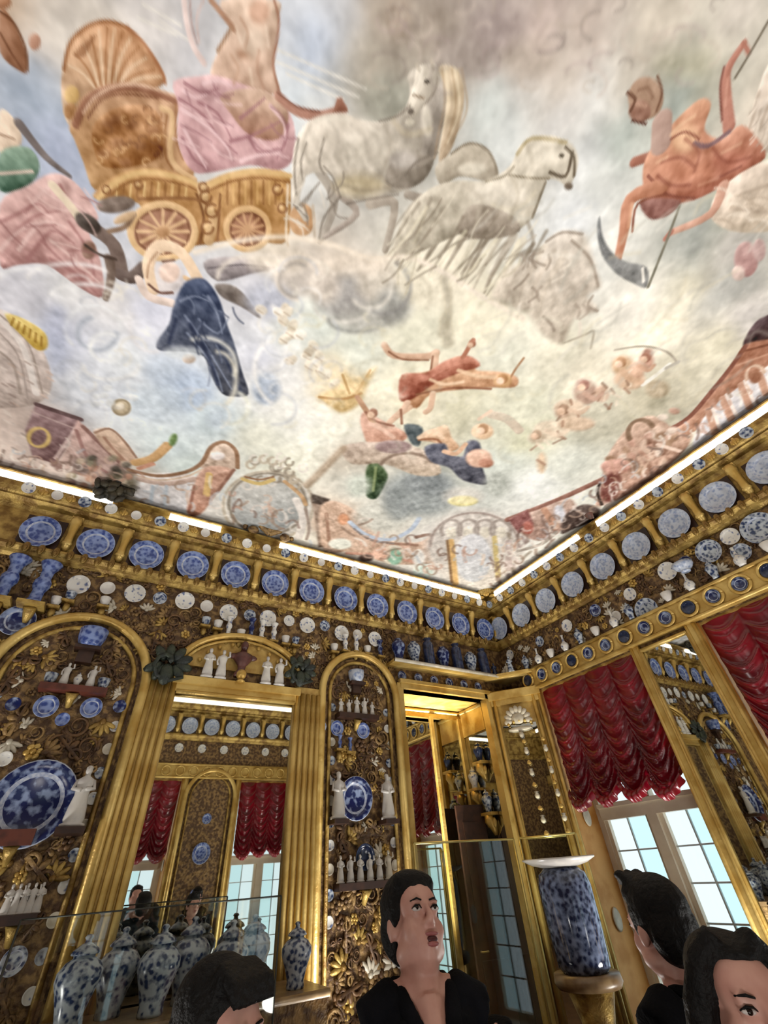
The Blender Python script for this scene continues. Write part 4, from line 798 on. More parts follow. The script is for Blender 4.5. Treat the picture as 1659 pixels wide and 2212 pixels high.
# pier mirrors between the windows
def pier(wall, a, b, label, z0=.2, z1=3.38):
    p, r = wl(wall, (a+b)/2, 0, .0); w = (b-a)/2
    o = thing('pier_mirror', label, 'mirror', p, r, 'pier mirrors')
    part('mirror_glass', MB().box((-w+.12,-.02,z0),(w-.12,-.014,z1)).mesh('pier_glass', MIRROR), o, (0,0,0))
    f = MB()
    for s in (-1, 1): f.tube([(s*(w-.115),-.03,z0),(s*(w-.115),-.03,z1)],.016,6)
    f.tube([(-w+.115,-.03,z1),(w-.115,-.03,z1)],.02,6); part('frame', f.mesh('pier_frame', GOLDP), o, (0,0,0))
pier('right', 1.85, 2.60, 'narrow gilt-framed pier mirror between the two red-curtained windows')
pier('right', -.30, .45, 'narrow gilt-framed pier mirror past the second right window, out of view')

# ------------------------------------------------------------------ back wall: tall mirror with pilasters and overdoor
MX0, MX1, MZ0, MZ1 = .47, 1.62, .85, 3.12
tm = thing('wall_mirror', 'tall gilt-framed wall mirror with fluted pilasters, reflecting two windows', 'mirror', ((MX0+MX1)/2, WY, 0))
hw = (MX1-MX0)/2
part('mirror_glass', MB().box((-hw,-.022,MZ0),(hw,-.016,MZ1)).mesh('tall_glass', MIRROR), tm, (0,0,0))
pilb = MB().box((0,-.05,0),(.30,0,3.27)).mesh('pilaster', GOLDB); fl = MB().tube([(0,-.05,0),(0,-.05,3.2)],.024,8,flat=1.2).mesh('flute', GOLDP)
cap = MB().box((-.02,-.09,3.13),(.32,0,3.17)).box((-.01,-.08,3.17),(.31,0,3.27)).mesh('capital', GOLDP)
for x in (-hw-.30, hw):
    pl = part('pilaster', pilb, tm, (x,0,0))
    for k in range(5): part('flute', fl, pl, (.03+.06*k, 0, 0), (0,0,0), (1.15 if k in (0,4) else 1,1,1))
ar = MB(); ar.box((-hw-.05,-.07,MZ1-.02),(hw+.05,0,MZ1+.05)); ar.box((-hw-.05,-.1,MZ1+.05),(hw+.05,0,MZ1+.12))
ar.tube([(-hw,-.06,MZ1-.02),(hw,-.06,MZ1-.02)],.022,6)
part('architrave', ar.mesh('architrave', GOLDP), tm, (0,0,0))
oa = MB(); ac = [(hw*1.1*sin(a), -.07, 3.30+.42*cos(a)) for a in np.linspace(-1.42, 1.42, 21)]
oa.tube(ac, .032, 8); oa.tube([(x*.92,-.05,3.30+(z-3.30)*.88) for x,_,z in ac], .018, 6)
part('arch_moulding', oa.mesh('arch_moulding', GOLDP), tm, (0,0,0))
part('tympanum', MB().prism([(x*.95, 3.30+(z-3.30)*.95) for x,_,z in ac], .02, 'y', -.03).mesh('tympanum', GOLDB), tm, (0,0,0))
# arched niches
def niche(x, r, zs, label, n):
    o = thing('arched_niche', label, 'niche', (x, WY, 0))
    arc = [(r*sin(a), zs+r*cos(a)) for a in np.linspace(-pi/2, pi/2, 25)]
    path = [(-r,-.05,0)] + [(a,-.05,z) for a,z in arc] + [(r,-.05,0)]
    part('arch_moulding', MB().tube(path, .042, 8).mesh('niche_arch', GOLDP), o, (0,0,0))
    part('arch_bead', MB().tube([(a*(1-.1/r), -.03, zs+(z-zs)*(1-.1/r) if z > zs else z) for a,_,z in path], .02, 6).mesh('niche_bead', GOLD), o, (0,0,0))
    part('field', MB().prism([(-r*.9,.2)]+[(a*.9, zs+(z-zs)*.9) for a,z in arc]+[(r*.9,.2)], .008, 'y', -.012).mesh('niche_field', LACQ), o, (0,0,0))
    return o
NL, NR = (-.37, .575, 3.10), (2.41, .475, 3.26)
nicheL = niche(*NL, 'large round-arched gilded niche with porcelain, at the left edge', 0); nicheR = niche(*NR, 'narrow round-arched gilded niche with porcelain, right of the tall mirror', 1)
nn = niche(2.3, .5, 3.1, 'gilded arched pier reflected between two red curtains in the tall mirror', 2); nn.location = (2.3, NY, 0); nn.rotation_euler = (0,0,pi)
# ------------------------------------------------------------------ porcelain: meshes shared by the copies
_cache = {}
RIM = mat('pale_rim_and_highlight', (186,192,204), .25, var=(150,160,186), vscale=40)  # pale rim pattern of the plates, with their white highlight painted into the colour
def dish_me(r, mt):
    k = ('dish', round(r, 3), mt.name)
    if k not in _cache:
        _cache[k] = MB().lathe([(.002,0),(r*.5,0),(r*.97,.2*r),(r,.235*r),(r*.97,.25*r),(r*.70,.12*r),(r*.60,.075*r),(.002,.06*r)], 28, axis='y').mesh('dish', mt)
        if mt in (BLUEW, BLUEL, BLUED, BLUEG) and r > .06:
            _cache[k].materials.append(RIM); mi = [0]*len(_cache[k].polygons)
            for j in range(28*2, 28*4): mi[j] = 1
            for j in range(28*5, 28*6): mi[j] = 1
            _cache[k].polygons.foreach_set('material_index', mi)
    return _cache[k]
def lathe_me(key, prof, mt, n=16):
    k = (key, mt.name)
    if k not in _cache: _cache[k] = MB().lathe(prof, n).mesh(key, mt)
    return _cache[k]
def sc(prof, h, w=1.): return [(r*h*w, z*h) for r, z in prof]
P_BEAKER = [(.001,0),(.17,0),(.18,.03),(.12,.10),(.11,.30),(.16,.42),(.16,.52),(.11,.62),(.12,.80),(.21,.97),(.20,1.0),(.16,.97),(.001,.93)]
P_JAR = [(.001,0),(.15,0),(.16,.03),(.15,.12),(.20,.30),(.27,.50),(.27,.60),(.20,.70),(.13,.74),(.13,.78),(.16,.785),(.16,.80),(.12,.86),(.05,.91),(.035,.94),(.05,.965),(.03,.995),(.001,1.0)]
P_BODY = P_JAR[:10] + [(.001,.78)]
P_LID = [(.001,.775),(.165,.775),(.175,.79),(.15,.83),(.10,.87),(.045,.90),(.035,.935),(.055,.96),(.035,.99),(.001,1.0)]
P_CUP = [(.001,0),(.25,0),(.27,.06),(.30,.10),(.46,.45),(.55,.95),(.53,1.0),(.48,.95),(.38,.5),(.001,.2)]
P_BOWL = [(.001,0),(.42,0),(.46,.12),(.44,.18),(.75,.4),(.98,.72),(1.0,1.0),(.95,1.0),(.86,.7),(.001,.35)]
P_CYL = [(.001,0),(.20,0),(.21,.03),(.20,.08),(.20,.78),(.17,.86),(.12,.90),(.12,.94),(.16,.99),(.15,1.0),(.001,.97)]
P_BOTTLE = [(.001,0),(.16,0),(.17,.05),(.26,.22),(.24,.40),(.10,.55),(.06,.70),(.06,.92),(.10,1.0),(.001,.99)]
def statue_me(h, mt, v=0):
    k = ('statue', round(h, 3), mt.name, v)
    if k in _cache: return _cache[k]
    m = MB(); m.lathe(sc([(.001,0),(.20,0),(.20,.05),(.15,.07),(.17,.12),(.15,.30),(.115,.48),(.12,.56),(.145,.66),(.13,.74),(.05,.79),(.045,.82),(.001,.83)], h), 12, squash=.75)
    m.ell((0,-.01*h,.875*h),(.058*h,.062*h,.075*h),10,7); m.ell((0,.01*h,.92*h),(.06*h,.06*h,.05*h),8,5)
    if v == 0: m.tube([(-.13*h,0,.72*h),(-.17*h,-.04*h,.58*h),(-.04*h,-.13*h,.55*h)],.034*h,6); m.tube([(.13*h,0,.72*h),(.17*h,-.04*h,.58*h),(.04*h,-.13*h,.57*h)],.034*h,6)
    else: m.tube([(-.13*h,0,.72*h),(-.18*h,-.02*h,.56*h),(-.15*h,-.06*h,.42*h)],.034*h,6); m.tube([(.13*h,0,.72*h),(.2*h,-.05*h,.74*h),(.17*h,-.08*h,.9*h)],.034*h,6)
    _cache[k] = m.mesh('statuette', mt); return _cache[k]
OCC = []
def hang(name, wall, s, z, off, me, label, cat, group=None, tilt=0., roll=0.):
    p, r = wl(wall, s, z, off); o = link(name, me, None, p, (tilt, roll, r[2]))
    if wall == 'back': OCC.append((s, z+(0 if 'dish' in name or 'plate' in name or 'saucer' in name else .08), max(v.co.x for v in me.vertices)+.03))
    if tilt or roll:
        o.rotation_euler = (Matrix.Rotation(r[2], 3, 'Z') @ Matrix.Rotation(roll, 3, 'Y') @ Matrix.Rotation(tilt, 3, 'X')).to_euler()
    return tag(o, label, cat, group)
def bxz(px, py, off=0.): p = bw(px, py, off); return p.x, p.z
def ryz(px, py, off=0.): p = rw(px, py, off); return p.y, p.z
# cornice plates (counted from the corner)
for k, s in enumerate(BACKP):
    hang('cornice_plate', 'back', s, 4.42, .075, dish_me(.165, BLUEW), 'large blue-and-white plate, %s from the corner in the back cornice' % ORD[k], 'plate', 'blue plates in the back cornice', tilt=.12)
for k, s in enumerate(RIGHTP):
    hang('cornice_plate', 'right', s, 4.43, .075, dish_me(.165, BLUEL), 'pale grey-blue plate, %s from the corner in the right cornice' % ORD[k], 'plate', 'pale plates in the right cornice', tilt=.12)
for k, s in enumerate(NEARP): hang('cornice_plate', 'near', s, 4.43, .075, dish_me(.165, BLUEL), 'pale plate over the near windows, %s from the corner, seen in the mirror' % ORD[k], 'plate', 'plates in the near cornice', tilt=.12)
for k, s in enumerate(LEFTP): hang('cornice_plate', 'left', s, 4.43, .075, dish_me(.165, BLUEL), 'pale plate in the left wall cornice, %s from the back corner, outside the picture' % ORD[k], 'plate', 'plates in the left cornice', tilt=.12)
sau = [dish_me(.058, WSPOT), dish_me(.058, BLUEG), dish_me(.05, WHITEP)]
fl_me = MB().ell((0,-.02,0),(.05,.02,.035),8,5).ell((0,-.03,0),(.02,.025,.05),6,4).mesh('gilt_rosette', GOLDP)
for k in range(25):
    hang('saucer', 'back', 4.44-.24*k, 4.812, .192, sau[k % 3], 'small saucer, %s from the corner, under the back light strip' % ORD[k], 'saucer', 'saucers under the back light strip', tilt=.40)
    p, r = wl('back', 4.44-.24*k+.12, 4.81, .165); part('rosette', fl_me, CORN['back'], p, r)
for k in range(17):
    hang('saucer', 'right', 4.32-.24*k, 4.805, .192, sau[(k+1) % 2], 'small saucer, %s from the corner, under the right light strip' % ORD[k], 'saucer', 'saucers under the right light strip', tilt=.40)
    p, r = wl('right', 4.32-.24*k+.12, 4.80, .165); part('rosette', fl_me, CORN['right'], p, r)
# frieze of the back wall: dishes alternately large and small, standing cups and cup-topped brackets
FD = [(170,1262,24,WSPOT),(233,1269,16,WHITEP),(292,1281,21,WSPOT),(346,1291,15,BLUEG),(400,1297,20,WSPOT),(447,1308,13,WHITEP),(494,1323,17,WSPOT),(540,1328,13,BLUEG),(579,1335,17,WSPOT),(625,1340,13,WSPOT),(664,1350,16,WSPOT),(702,1351,11,BLUEG),(738,1367,15,WSPOT),(773,1370,11,WHITEP),(810,1380,14,WSPOT)]
for k, (x, y, r, mt) in enumerate(FD):
    s, z = bxz(x, y, .05); big = r >= 14
    hang('frieze_dish', 'back', s, z, .03, dish_me((.095 if k % 2 == 0 else .065), mt), '%s %s dish, %s from the left in the back frieze' % ('larger' if k % 2 == 0 else 'small', {'white_dish_porcelain':'white patterned','white_porcelain':'plain white','grey_blue_porcelain':'grey-blue'}[mt.name], ORD[k]), 'dish', 'dishes in the back frieze', tilt=.1, roll=(.5 if k in (4, 10) else 0))
cup_w = lathe_me('cup', sc(P_CUP, .085), WHITEP, 12); cup_b = lathe_me('cup_b', sc(P_CUP, .085), BLUEG, 12)
lng = lathe_me('goblet', sc(P_BEAKER, .20), WSPOT, 12); lngb = lathe_me('goblet_b', sc(P_BEAKER, .20), BLUED, 12)
shelf_bit = MB().box((-.05,-.09,-.02),(.05,0,0)).ell((0,-.03,-.05),(.03,.03,.05),8,5).mesh('wall_bracket', GOLD)
for k, (x, y, me) in enumerate(((494,1365,lng),(521,1372,cup_w),(543,1368,lngb),(566,1372,lng),(592,1378,lng),(471,1352,cup_w),(445,1345,cup_b),(618,1385,cup_w),(640,1388,cup_b),(724,1402,cup_w),(748,1400,lng),(772,1402,lng),(796,1406,cup_w),(824,1412,lngb),(225,1302,cup_w),(150,1290,cup_b),(118,1302,cup_w))):
    s, z = bxz(x, y, .08)
    tag(link('wall_bracket', shelf_bit, None, *wl('back', s, z-.02, 0)), 'gilt wall bracket under the back frieze vessel, %s placed' % ORD[k], 'bracket', 'brackets of the back frieze')
    hang('cup' if me in (cup_w, cup_b) else 'goblet', 'back', s, z-.02, .055, me, 'small %s on a gilt bracket in the back frieze, %s placed' % ('cup' if me in (cup_w, cup_b) else 'goblet vase', ORD[k]), 'cup' if me in (cup_w, cup_b) else 'vase', 'little vessels on the back frieze brackets')
# two tall vases at the left of the frieze
tv = lathe_me('tall_vase', sc(P_BEAKER, .42), BLUEW, 18)
for k, (s, lab) in enumerate(((-1.10, 'tall blue-and-white beaker vase at the left picture edge, above the arch'), (-.86, 'tall blue-and-white beaker vase above the arch, right one of the pair'))):
    tag(link('wall_shelf', MB().box((-.10,-.2,-.03),(.10,0,0)).tube([(0,-.03,-.14),(0,-.06,-.08),(0,-.12,-.03)],[.02,.04,.05],6).mesh('wall_shelf', GOLD), None, *wl('back', s, 3.68, 0)), 'small gilt shelf under the %s tall beaker vase' % ['left','right'][k], 'shelf')
    hang('beaker_vase', 'back', s, 3.68, .11, tv, lab, 'vase', 'pair of beaker vases')
    
s, z = bxz(38, 1340, .05); hang('frieze_dish', 'back', s, z, .03, dish_me(.13, BLUED), 'dark blue dish at the upper left beside the large arch', 'dish', tilt=.1)
# row of dark jars over the recess, with their shelf and the hanging saucers
JX = [2.93+.235*k for k in range(7)]
jar_me = {k: lathe_me('row_jar%d' % k, sc(P_CYL if k % 2 else P_BODY, .38, .95 if k % 2 else .85), mt, 16) for k, mt in enumerate((BLUED, NAVY, BLUEG))}
sh = tag(link('jar_shelf', MB().box((2.80, WY-.22, 3.655), (4.46, WY, 3.69)).mesh('jar_shelf', GOLDP)), 'gilt shelf carrying the row of dark blue jars above the recess', 'shelf')
part('shelf_edge', MB().tube([(2.80, WY-.22, 3.672), (4.46, WY-.22, 3.672)], .022, 6).mesh('shelf_edge', IVORY), sh, (0,0,0))
for k, s in enumerate(JX):
    v = [0,2,1,0,1,2,1][k]
    hang('row_jar', 'back', s, 3.69, .12, jar_me[v], '%s jar, %s from the left, in the row above the gilded recess' % (['dark blue patterned','dark glazed','blue-and-white'][v], ORD[k]), 'jar', 'jars above the recess')
for k in range(6):
    hang('hanging_saucer', 'back', 3.0+.245*k, 3.555, .03, dish_me(.062, BLUED), 'dark blue saucer, %s from the left, hung under the jar shelf' % ORD[k], 'saucer', 'saucers under the jar shelf')
# gilt band of the right wall: dark saucers in gilt rings
ring_me = MB().tube([(.085*cos(a), -.012, .085*sin(a)) for a in np.linspace(0, 2*pi, 21)], .016, 6).mesh('gilt_ring', GOLDP)
for k in range(13):
    s = 4.09-.2525*k; p, r = wl('right', s, 3.575, .05); part('gilt_ring', ring_me, band_r, p, r)
    hang('band_saucer', 'right', s, 3.575, .055, dish_me(.066, BLUED if k % 3 else NAVY), 'dark saucer in a gilt ring, %s from the corner above the windows' % ORD[k], 'saucer', 'ringed saucers above the right windows')
for k in range(16):
    p, r = wl('near', 4.3-.27*k, 3.575, .05); part('gilt_ring', ring_me, band_n, p, r)
# frieze of the right wall
RF = [(1397,1317,.13,BLUEG,'round blue-and-white dish'),(1441,1233,.10,WSPOT,'white-rimmed dish with a dark centre'),(1576,1158,.085,WSPOT,'pale round dish'),(1600,1192,.085,BLUEG,'dark-patterned round dish'),(1640,1140,.15,BLUEG,'broad grey-blue dish'),(1360,1283,.075,WSPOT,'small white dish'),(1224,1351,.08,WSPOT,'small pale dish'),(1530,1190,.12,BLUEG,'grey oval dish'),(1285,1318,.075,BLUED,'dark blue dish'),(1165,1385,.07,BLUEG,'small grey-blue dish'),(1101,1414,.07,WSPOT,'small white dish'),(1480,1215,.07,BLUED,'dark dish'),(1330,1330,.06,WHITEP,'tiny white dish')]
RF.sort(key=lambda q: -ryz(q[0], q[1], .05)[0])
for k, (x, y, r, mt, nm) in enumerate(RF):
    s, z = ryz(x, y, .05); hang('frieze_dish', 'right', min(s, 4.42), z, .03, dish_me(r, mt), '%s in the right frieze, %s from the corner' % (nm, ORD[k]), 'dish', 'dishes in the right frieze', tilt=.1)
rv_me = [lathe_me('right_jar', sc(P_JAR, .20), BLUEG, 14), lathe_me('right_bottle', sc(P_BOTTLE, .2), WSPOT, 14), lathe_me('right_cup', sc(P_CUP, .1), WHITEP, 14)]
for k, s in enumerate((4.05, 3.82, 3.6, 3.36, 3.12, 2.88, 2.62, 2.4, 1.95, 1.70, 1.45, 1.2, .95)):
    v = [0,1,2,1,0,2,1,0,2,1,0,1,2][k]
    hang(['jar','bottle','cup'][v], 'right', s, 3.715, .06, rv_me[v], '%s standing on the right gilt band, %s from the corner' % (['little lidded jar','little white bottle','little white cup'][v], ORD[k]), ['jar','bottle','cup'][v], 'vessels on the right gilt band')
s, z = ryz(1491, 1241, .05); hang('bowl', 'right', s, z+.02, .1, lathe_me('pale_bowl', sc(P_BOWL, .10), BLUEL, 16), 'pale blue bowl on the right frieze beside a white-rimmed dish', 'bowl')
# corner figurines at the end of the jar row
for k, (x, y, h) in enumerate(((4.50, 4.40, .20), (4.62, 4.28, .17), (4.56, 4.15, .22), (4.70, 4.42, .17))):
    o = link('figurine', statue_me(h, [NAVY, IVORY, BLUEG, IVORY][k], k % 2), None, (x, y, 3.69), (0, 0, -.7)); tag(o, ['dark','ivory','blue-grey','pale'][k]+' figurine grouped on the corner ledge, %s of four' % ORD[k], 'figurine', 'figurines on the corner ledge')
tag(link('corner_ledge', MB().prism([(4.35,4.54),(4.83,4.54),(4.83,3.98),(4.70,3.98),(4.36,4.38)], .03, 'z', 3.66).mesh('corner_ledge', GOLDP)), 'gilt triangular ledge in the corner carrying small figurines', 'shelf')

# ------------------------------------------------------------------ arched niches and overdoor
def shelf(px0, px1, py, label, mt=REDWOOD, depth=.13, th=.05):
    a = bw(px0, py); b = bw(px1, py); z = (a.z+b.z)/2; w = (b.x-a.x)/2
    o = tag(link('niche_shelf', MB().box((-w,-depth,-th),(w,0,0)).mesh('niche_shelf', mt), None, ((a.x+b.x)/2, WY-.01, z)), label, 'shelf')
    part('bracket', MB().tube([(0,-.02,-th-.10),(0,-.05,-th-.05),(0,-.08,-th)],[.02,.03,.05],6).mesh('shelf_bracket', GOLD), o, (0,0,0))
    return z, (a.x+b.x)/2, w
def put(name, x, z, me, label, cat, off=.07, group=None, roll=0): return hang(name, 'back', x, z, off, me, label, cat, group, roll=roll)
st = {h: (statue_me(h, WHITEP, 0), statue_me(h, WHITEP, 1)) for h in (.16, .20, .30, .40)}
# left niche
p = bw(199, 1380, .05); part('wall_bracket', MB().box((-.1,-.14,-.03),(.1,0,0)).box((-.06,-.1,-.14),(.06,0,-.03)).mesh('pot_bracket', DARKB), nicheL, (p.x-NL[0], 0, p.z-.09))
put('bowl', p.x, p.z-.09, lathe_me('niche_pot', sc([(.001,0),(.55,0),(.6,.1),(.75,.5),(.8,.95),(.76,1.0),(.6,.9),(.001,.8)], .16, .9), BLUEW, 18), 'blue-and-white pot on a dark bracket at the top of the left niche', 'bowl', .085)
z, x, w = shelf(85, 233, 1490, 'red-brown shelf with white statuettes in the left niche')
for k in range(5):
    v = [0,1,2,1,0][k]; me = [lathe_me('tiny_cup', sc(P_CUP, .09), BLUEG, 12), st[.20][k % 2], lathe_me('tiny_jar', sc(P_JAR, .12), WSPOT, 12)][v]
    put(['cup','statuette','jar'][v], x-w*.8+k*w*.4, z, me, ['small blue-grey cup','white statuette','little lidded jar'][v]+', %s from the left on the red-brown shelf of the left niche' % ORD[k], ['cup','figurine','jar'][v], .07)
for px, py, r, mt, lab in ((100,1527,.085,BLUEW,'blue dish under the red-brown shelf, left one'),(197,1530,.08,BLUEW,'blue dish under the red-brown shelf, right one'),(135,1555,.05,BLUEW,'small blue dish between and below two blue dishes'),(29,1522,.05,BLUED,'small dark blue dish at the left niche edge'),(258,1527,.05,BLUED,'small dark blue dish near the left fluted pilaster'),(70,1735,.27,BLUED,'very large blue-and-white charger in the left niche'),(30,2075,.07,BLUEG,'dark patterned dish low in the left niche'),(10,1640,.05,WSPOT,'small pale dish above the large blue charger')):
    s, z = bxz(px, py, .03); hang('niche_dish', 'back', s, z, .04, dish_me(r, mt), lab, 'plate' if r > .2 else 'dish', tilt=.05)
a, b = bw(165, 1790, .07), bw(165, 1676, .07)
shz = bw(150, 1792, .05)
part('figure_bracket', MB().box((-.09,-.24,-.04),(.09,0,0)).mesh('figure_bracket', DARKB), nicheL, (-.0-NL[0]-.01, 0, a.z))
put('statuette', -.01, a.z, st[.40][0], 'tall white porcelain statuette beside the large blue charger', 'figurine', .15)
z, x, w = shelf(0, 80, 1795, 'red-brown bracket shelf under the large blue charger', th=.09)
z, x, w = shelf(0, 82, 1975, 'dark shelf with a row of white figurines low in the left niche', DARKB)
for k in range(5): put('statuette', x-w*.8+k*w*.4, z, st[.16][k % 2], 'small white figurine, %s from the left in the low row of the left niche' % ORD[k], 'figurine', .07, 'low figurine row of the left niche')
# right niche
p = bw(767, 1463, .05); part('wall_bracket', MB().box((-.09,-.14,-.03),(.09,0,0)).box((-.05,-.1,-.12),(.05,0,-.03)).mesh('pot_bracket', DARKB), nicheR, (p.x-NR[0], 0, p.z-.07))
put('bowl', p.x, p.z-.07, lathe_me('niche_pot_small', sc([(.001,0),(.55,0),(.6,.1),(.75,.5),(.8,.95),(.76,1.0),(.6,.9),(.001,.8)], .13, .9), BLUEL, 18), 'pale blue-and-white pot on a dark bracket at the top of the narrow niche', 'bowl', .08)
z, x, w = shelf(722, 806, 1548, 'dark shelf with white statuettes in the narrow niche', DARKB)
for k in range(5): put('statuette', x-w*.8+k*w*.4, z, st[.20 if k in (2, 3) else .16][k % 2], 'white statuette, %s from the left on the dark shelf of the narrow niche' % ORD[k], 'figurine', .07, 'statuettes on the narrow niche shelf')
for px, py, r, mt, lab in ((726,1574,.075,BLUEW,'blue dish in the narrow niche, left of a small vase'),(782,1579,.08,BLUEW,'blue dish in the narrow niche, right of a small vase'),(694,1570,.05,BLUEL,'pale saucer at the left edge of the narrow niche'),(764,1725,.185,BLUED,'large blue-and-white charger between two white statues'),(786,1851,.10,NAVY,'dark dish over the lower figurine row of the narrow niche')):
    s, z = bxz(px, py, .03); hang('niche_dish', 'back', s, z, .04, dish_me(r, mt), lab, 'plate' if r > .15 else 'dish', tilt=.05)
for px, py, lab in ((756,1612,'small blue vase below the statuette shelf of the narrow niche'),(734,1606,'little pale vase under the left blue dish of the narrow niche')):
    q = bw(px, py, .05); part('wall_bracket', shelf_bit, nicheR, (q.x-NR[0], 0, q.z-.05)); put('vase', q.x, q.z-.05, lathe_me('mini_vase', sc(P_BEAKER, .13), BLUEW, 12), lab, 'vase', .055)
for px, lab in ((725, 'tall white statue left of the large charger in the narrow niche'), (833, 'tall white statue right of the large charger in the narrow niche')):
    q = bw(px, 1772, .06); part('figure_bracket', MB().box((-.075,-.2,-.035),(.075,0,0)).mesh('figure_bracket', DARKB), nicheR, (q.x-NR[0], 0, q.z)); put('statuette', q.x, q.z, st[.40][0], lab, 'figurine', .12)
z, x, w = shelf(718, 842, 1905, 'dark shelf with the lower figurine row of the narrow niche', DARKB)
for k in range(6): put('statuette', x-w*.85+k*w*.34, z, st[.20][k % 2] if k < 5 else statue_me(.22, IVORY, 1), 'white figurine, %s from the left in the lower row of the narrow niche' % ORD[k], 'figurine', .07, 'lower figurine row of the narrow niche')
# saucers edging the niches
for (x, r, zs), nm in ((NL, 'large left niche'), (NR, 'narrow niche')):
    for sg, sd in ((-1, 'left'), (1, 'right')):
        for k in range(11):
            hang('edge_saucer', 'back', x+sg*(r-.135), zs-.15-.17*k, .015, dish_me(.042, [BLUEG, WSPOT, IVORY][k % 3]), 'tiny saucer edging the %s side of the %s, %s from the top' % (sd, nm, ORD[k]), 'saucer', 'saucers edging the ' + nm, tilt=.05)
# overdoor
xm = (MX0+MX1)/2
for k, (px, py) in enumerate(((445,1462),(474,1466),(572,1478),(601,1482))):
    q = bw(px, py, .07); put('statuette', q.x, 3.245, st[.30][k % 2], 'white statuette, %s from the left, standing over the tall mirror' % ORD[k], 'figurine', .085, 'statuettes over the tall mirror')
bst = MB(); bst.lathe(sc([(.001,0),(.2,0),(.18,.1),(.1,.2),(.12,.3),(.28,.5),(.26,.62),(.1,.7),(.09,.76),(.001,.77)], .36), 12, squash=.7); bst.ell((0,-.01,.315),(.04,.045,.055),10,7); bst.ell((-.09,0,.2),(.06,.03,.03),8,5); bst.ell((.09,0,.2),(.06,.03,.03),8,5)
put('bust', xm-.02, 3.29, bst.mesh('bust', mat('purple_brown_stone', (96,58,52), .4, var=(70,38,36), vscale=12)), 'dark red-brown bust in the middle over the tall mirror', 'bust', .08)
tag(link('gilt_ball', MB().ell((0,0,0),(.05,.05,.05),14,9).lathe([(.03,-.05),(.045,-.07),(.02,-.075)],10).mesh('gilt_ball', GOLDP), None, (xm-.02, WY-.12, 3.24+.06)), 'small gilt ball ornament under the dark bust', 'ornament')
pa = MB()
pa.ell((0,0,0),(.022,.02,.022),8,5); bead_me = pa.mesh('arch_bead', GOLDP)
for a in np.linspace(-1.2, 1.2, 9): part('arch_bead', bead_me, tm, (.46*sin(a), -.05, 3.30+.33*cos(a)))
# patinated leaf corbels beside the overdoor
def leafcorbel(px, py, label, s=1.):
    q = bw(px, py, .06); m = MB(); random.seed(int(px))
    for k in range(9):
        a = -2.6+k*.6; m.ell((.11*cos(a)*s, -.03-.02*random.random(), .08*sin(a)*s), (.07*s,.03,.035*s), 8, 5, Matrix.Rotation(-a, 3, 'Y'))
    m.tube([(.02*k*s*cos(k*.7), -.07, .02*k*s*sin(k*.7)) for k in range(9)], [.03-.002*k for k in range(9)], 6)
    m.ell((0,-.06,-.09*s),(.05*s,.04,.08*s),8,6)
    return tag(link('leaf_corbel', m.mesh('leaf_corbel', TEAL), None, (q.x, WY-.06, q.z)), label, 'ornament', 'leaf corbels')
leafcorbel(362, 1435, 'dark green leaf corbel at the upper left of the tall mirror', 1.25); leafcorbel(645, 1450, 'dark green leaf corbel at the upper right of the tall mirror', 1.1)

# ------------------------------------------------------------------ stucco pieces hanging over the cornice
def bunch(name, c, rx, rz, n, mt, label, seed, ax='back', depth=.1):
    random.seed(seed); m = MB()
    for k in range(n):
        a = random.random()*2*pi; t = random.random()**.6; x = rx*t*cos(a); z = rz*t*sin(a)
        m.ell((x, -depth*random.random(), z), (.05+.03*random.random(), .03, .025+.02*random.random()), 7, 5, Matrix.Rotation(random.random()*pi, 3, 'Y'))
    m.ell((0, 0, 0), (rx*.7, depth*.6, rz*.7), 10, 7)
    p, r = wl(ax, c[0], c[1], c[2]); return tag(link(name, m.mesh(name, mt), None, p, r), label, 'ornament')
q = bw(245, 1062, .26); bunch('leaf_ornament', (q.x, q.z+.05, .26), .17, .20, 46, mat('dark_stucco_leaf', (74,68,52), .6, bump=.4, bscale=25, var=(40,40,36), vscale=9), 'dark stucco leaf bunch hanging over the back cornice at left', 7)
q = bw(585, 1142, .26); m = MB()
for k in range(9):
    a = -1.3+k*.325; m.tube([(0,-.02,-.06),(.16*sin(a),-.06,.02+.05*cos(a)),(.27*sin(a),-.03,.01+.10*cos(a))],[.03,.04,.03],6)
m.tube([(.30*sin(a), 0, -.03+.12*cos(a)) for a in np.linspace(-1.7, 1.7, 15)], .028, 6); m.ell((-.2,-.03,-.06),(.07,.05,.05),8,6); m.ell((.2,-.03,-.06),(.07,.05,.05),8,6)
tag(link('shell_cartouche', m.mesh('shell_cartouche', GOLDD), None, (q.x, WY-.2, q.z)), 'dark gilded shell cartouche on the back cornice under a painted medallion', 'ornament')
q = rw(1245, 1118, .26); m = MB(); random.seed(3)
m.tube([(-.30,0,.16),(-.12,-.05,.14),(.06,-.07,.10),(.16,-.05,.0),(.17,-.03,-.12)],[.03,.07,.09,.08,.03],8); m.tube([(-.12,-.04,.10),(.0,-.08,.05),(.08,-.08,-.03)],[.03,.05,.03],8); m.tube([(.17,-.03,.14),(.20,-.05,.02),(.19,-.04,-.14)],[.02,.03,.015],6)
tag(link('drapery_ornament', m.mesh('drapery_ornament', mat('dark_stucco_drapery', (70,54,46), .6, var=(110,72,60), vscale=6)), None, (WX-.2, q.y, q.z), (0,0,-pi/2)), 'dark stucco drapery falling over the right cornice', 'ornament')
q = Vector((WX-.22, WY-.22, 4.95)); m = MB()
for k in range(7):
    a = -1.2+k*.4; m.ell((.10*sin(a), 0, .03+.07*cos(a)), (.03,.03,.06), 8, 5, Matrix.Rotation(a, 3, 'Y'))
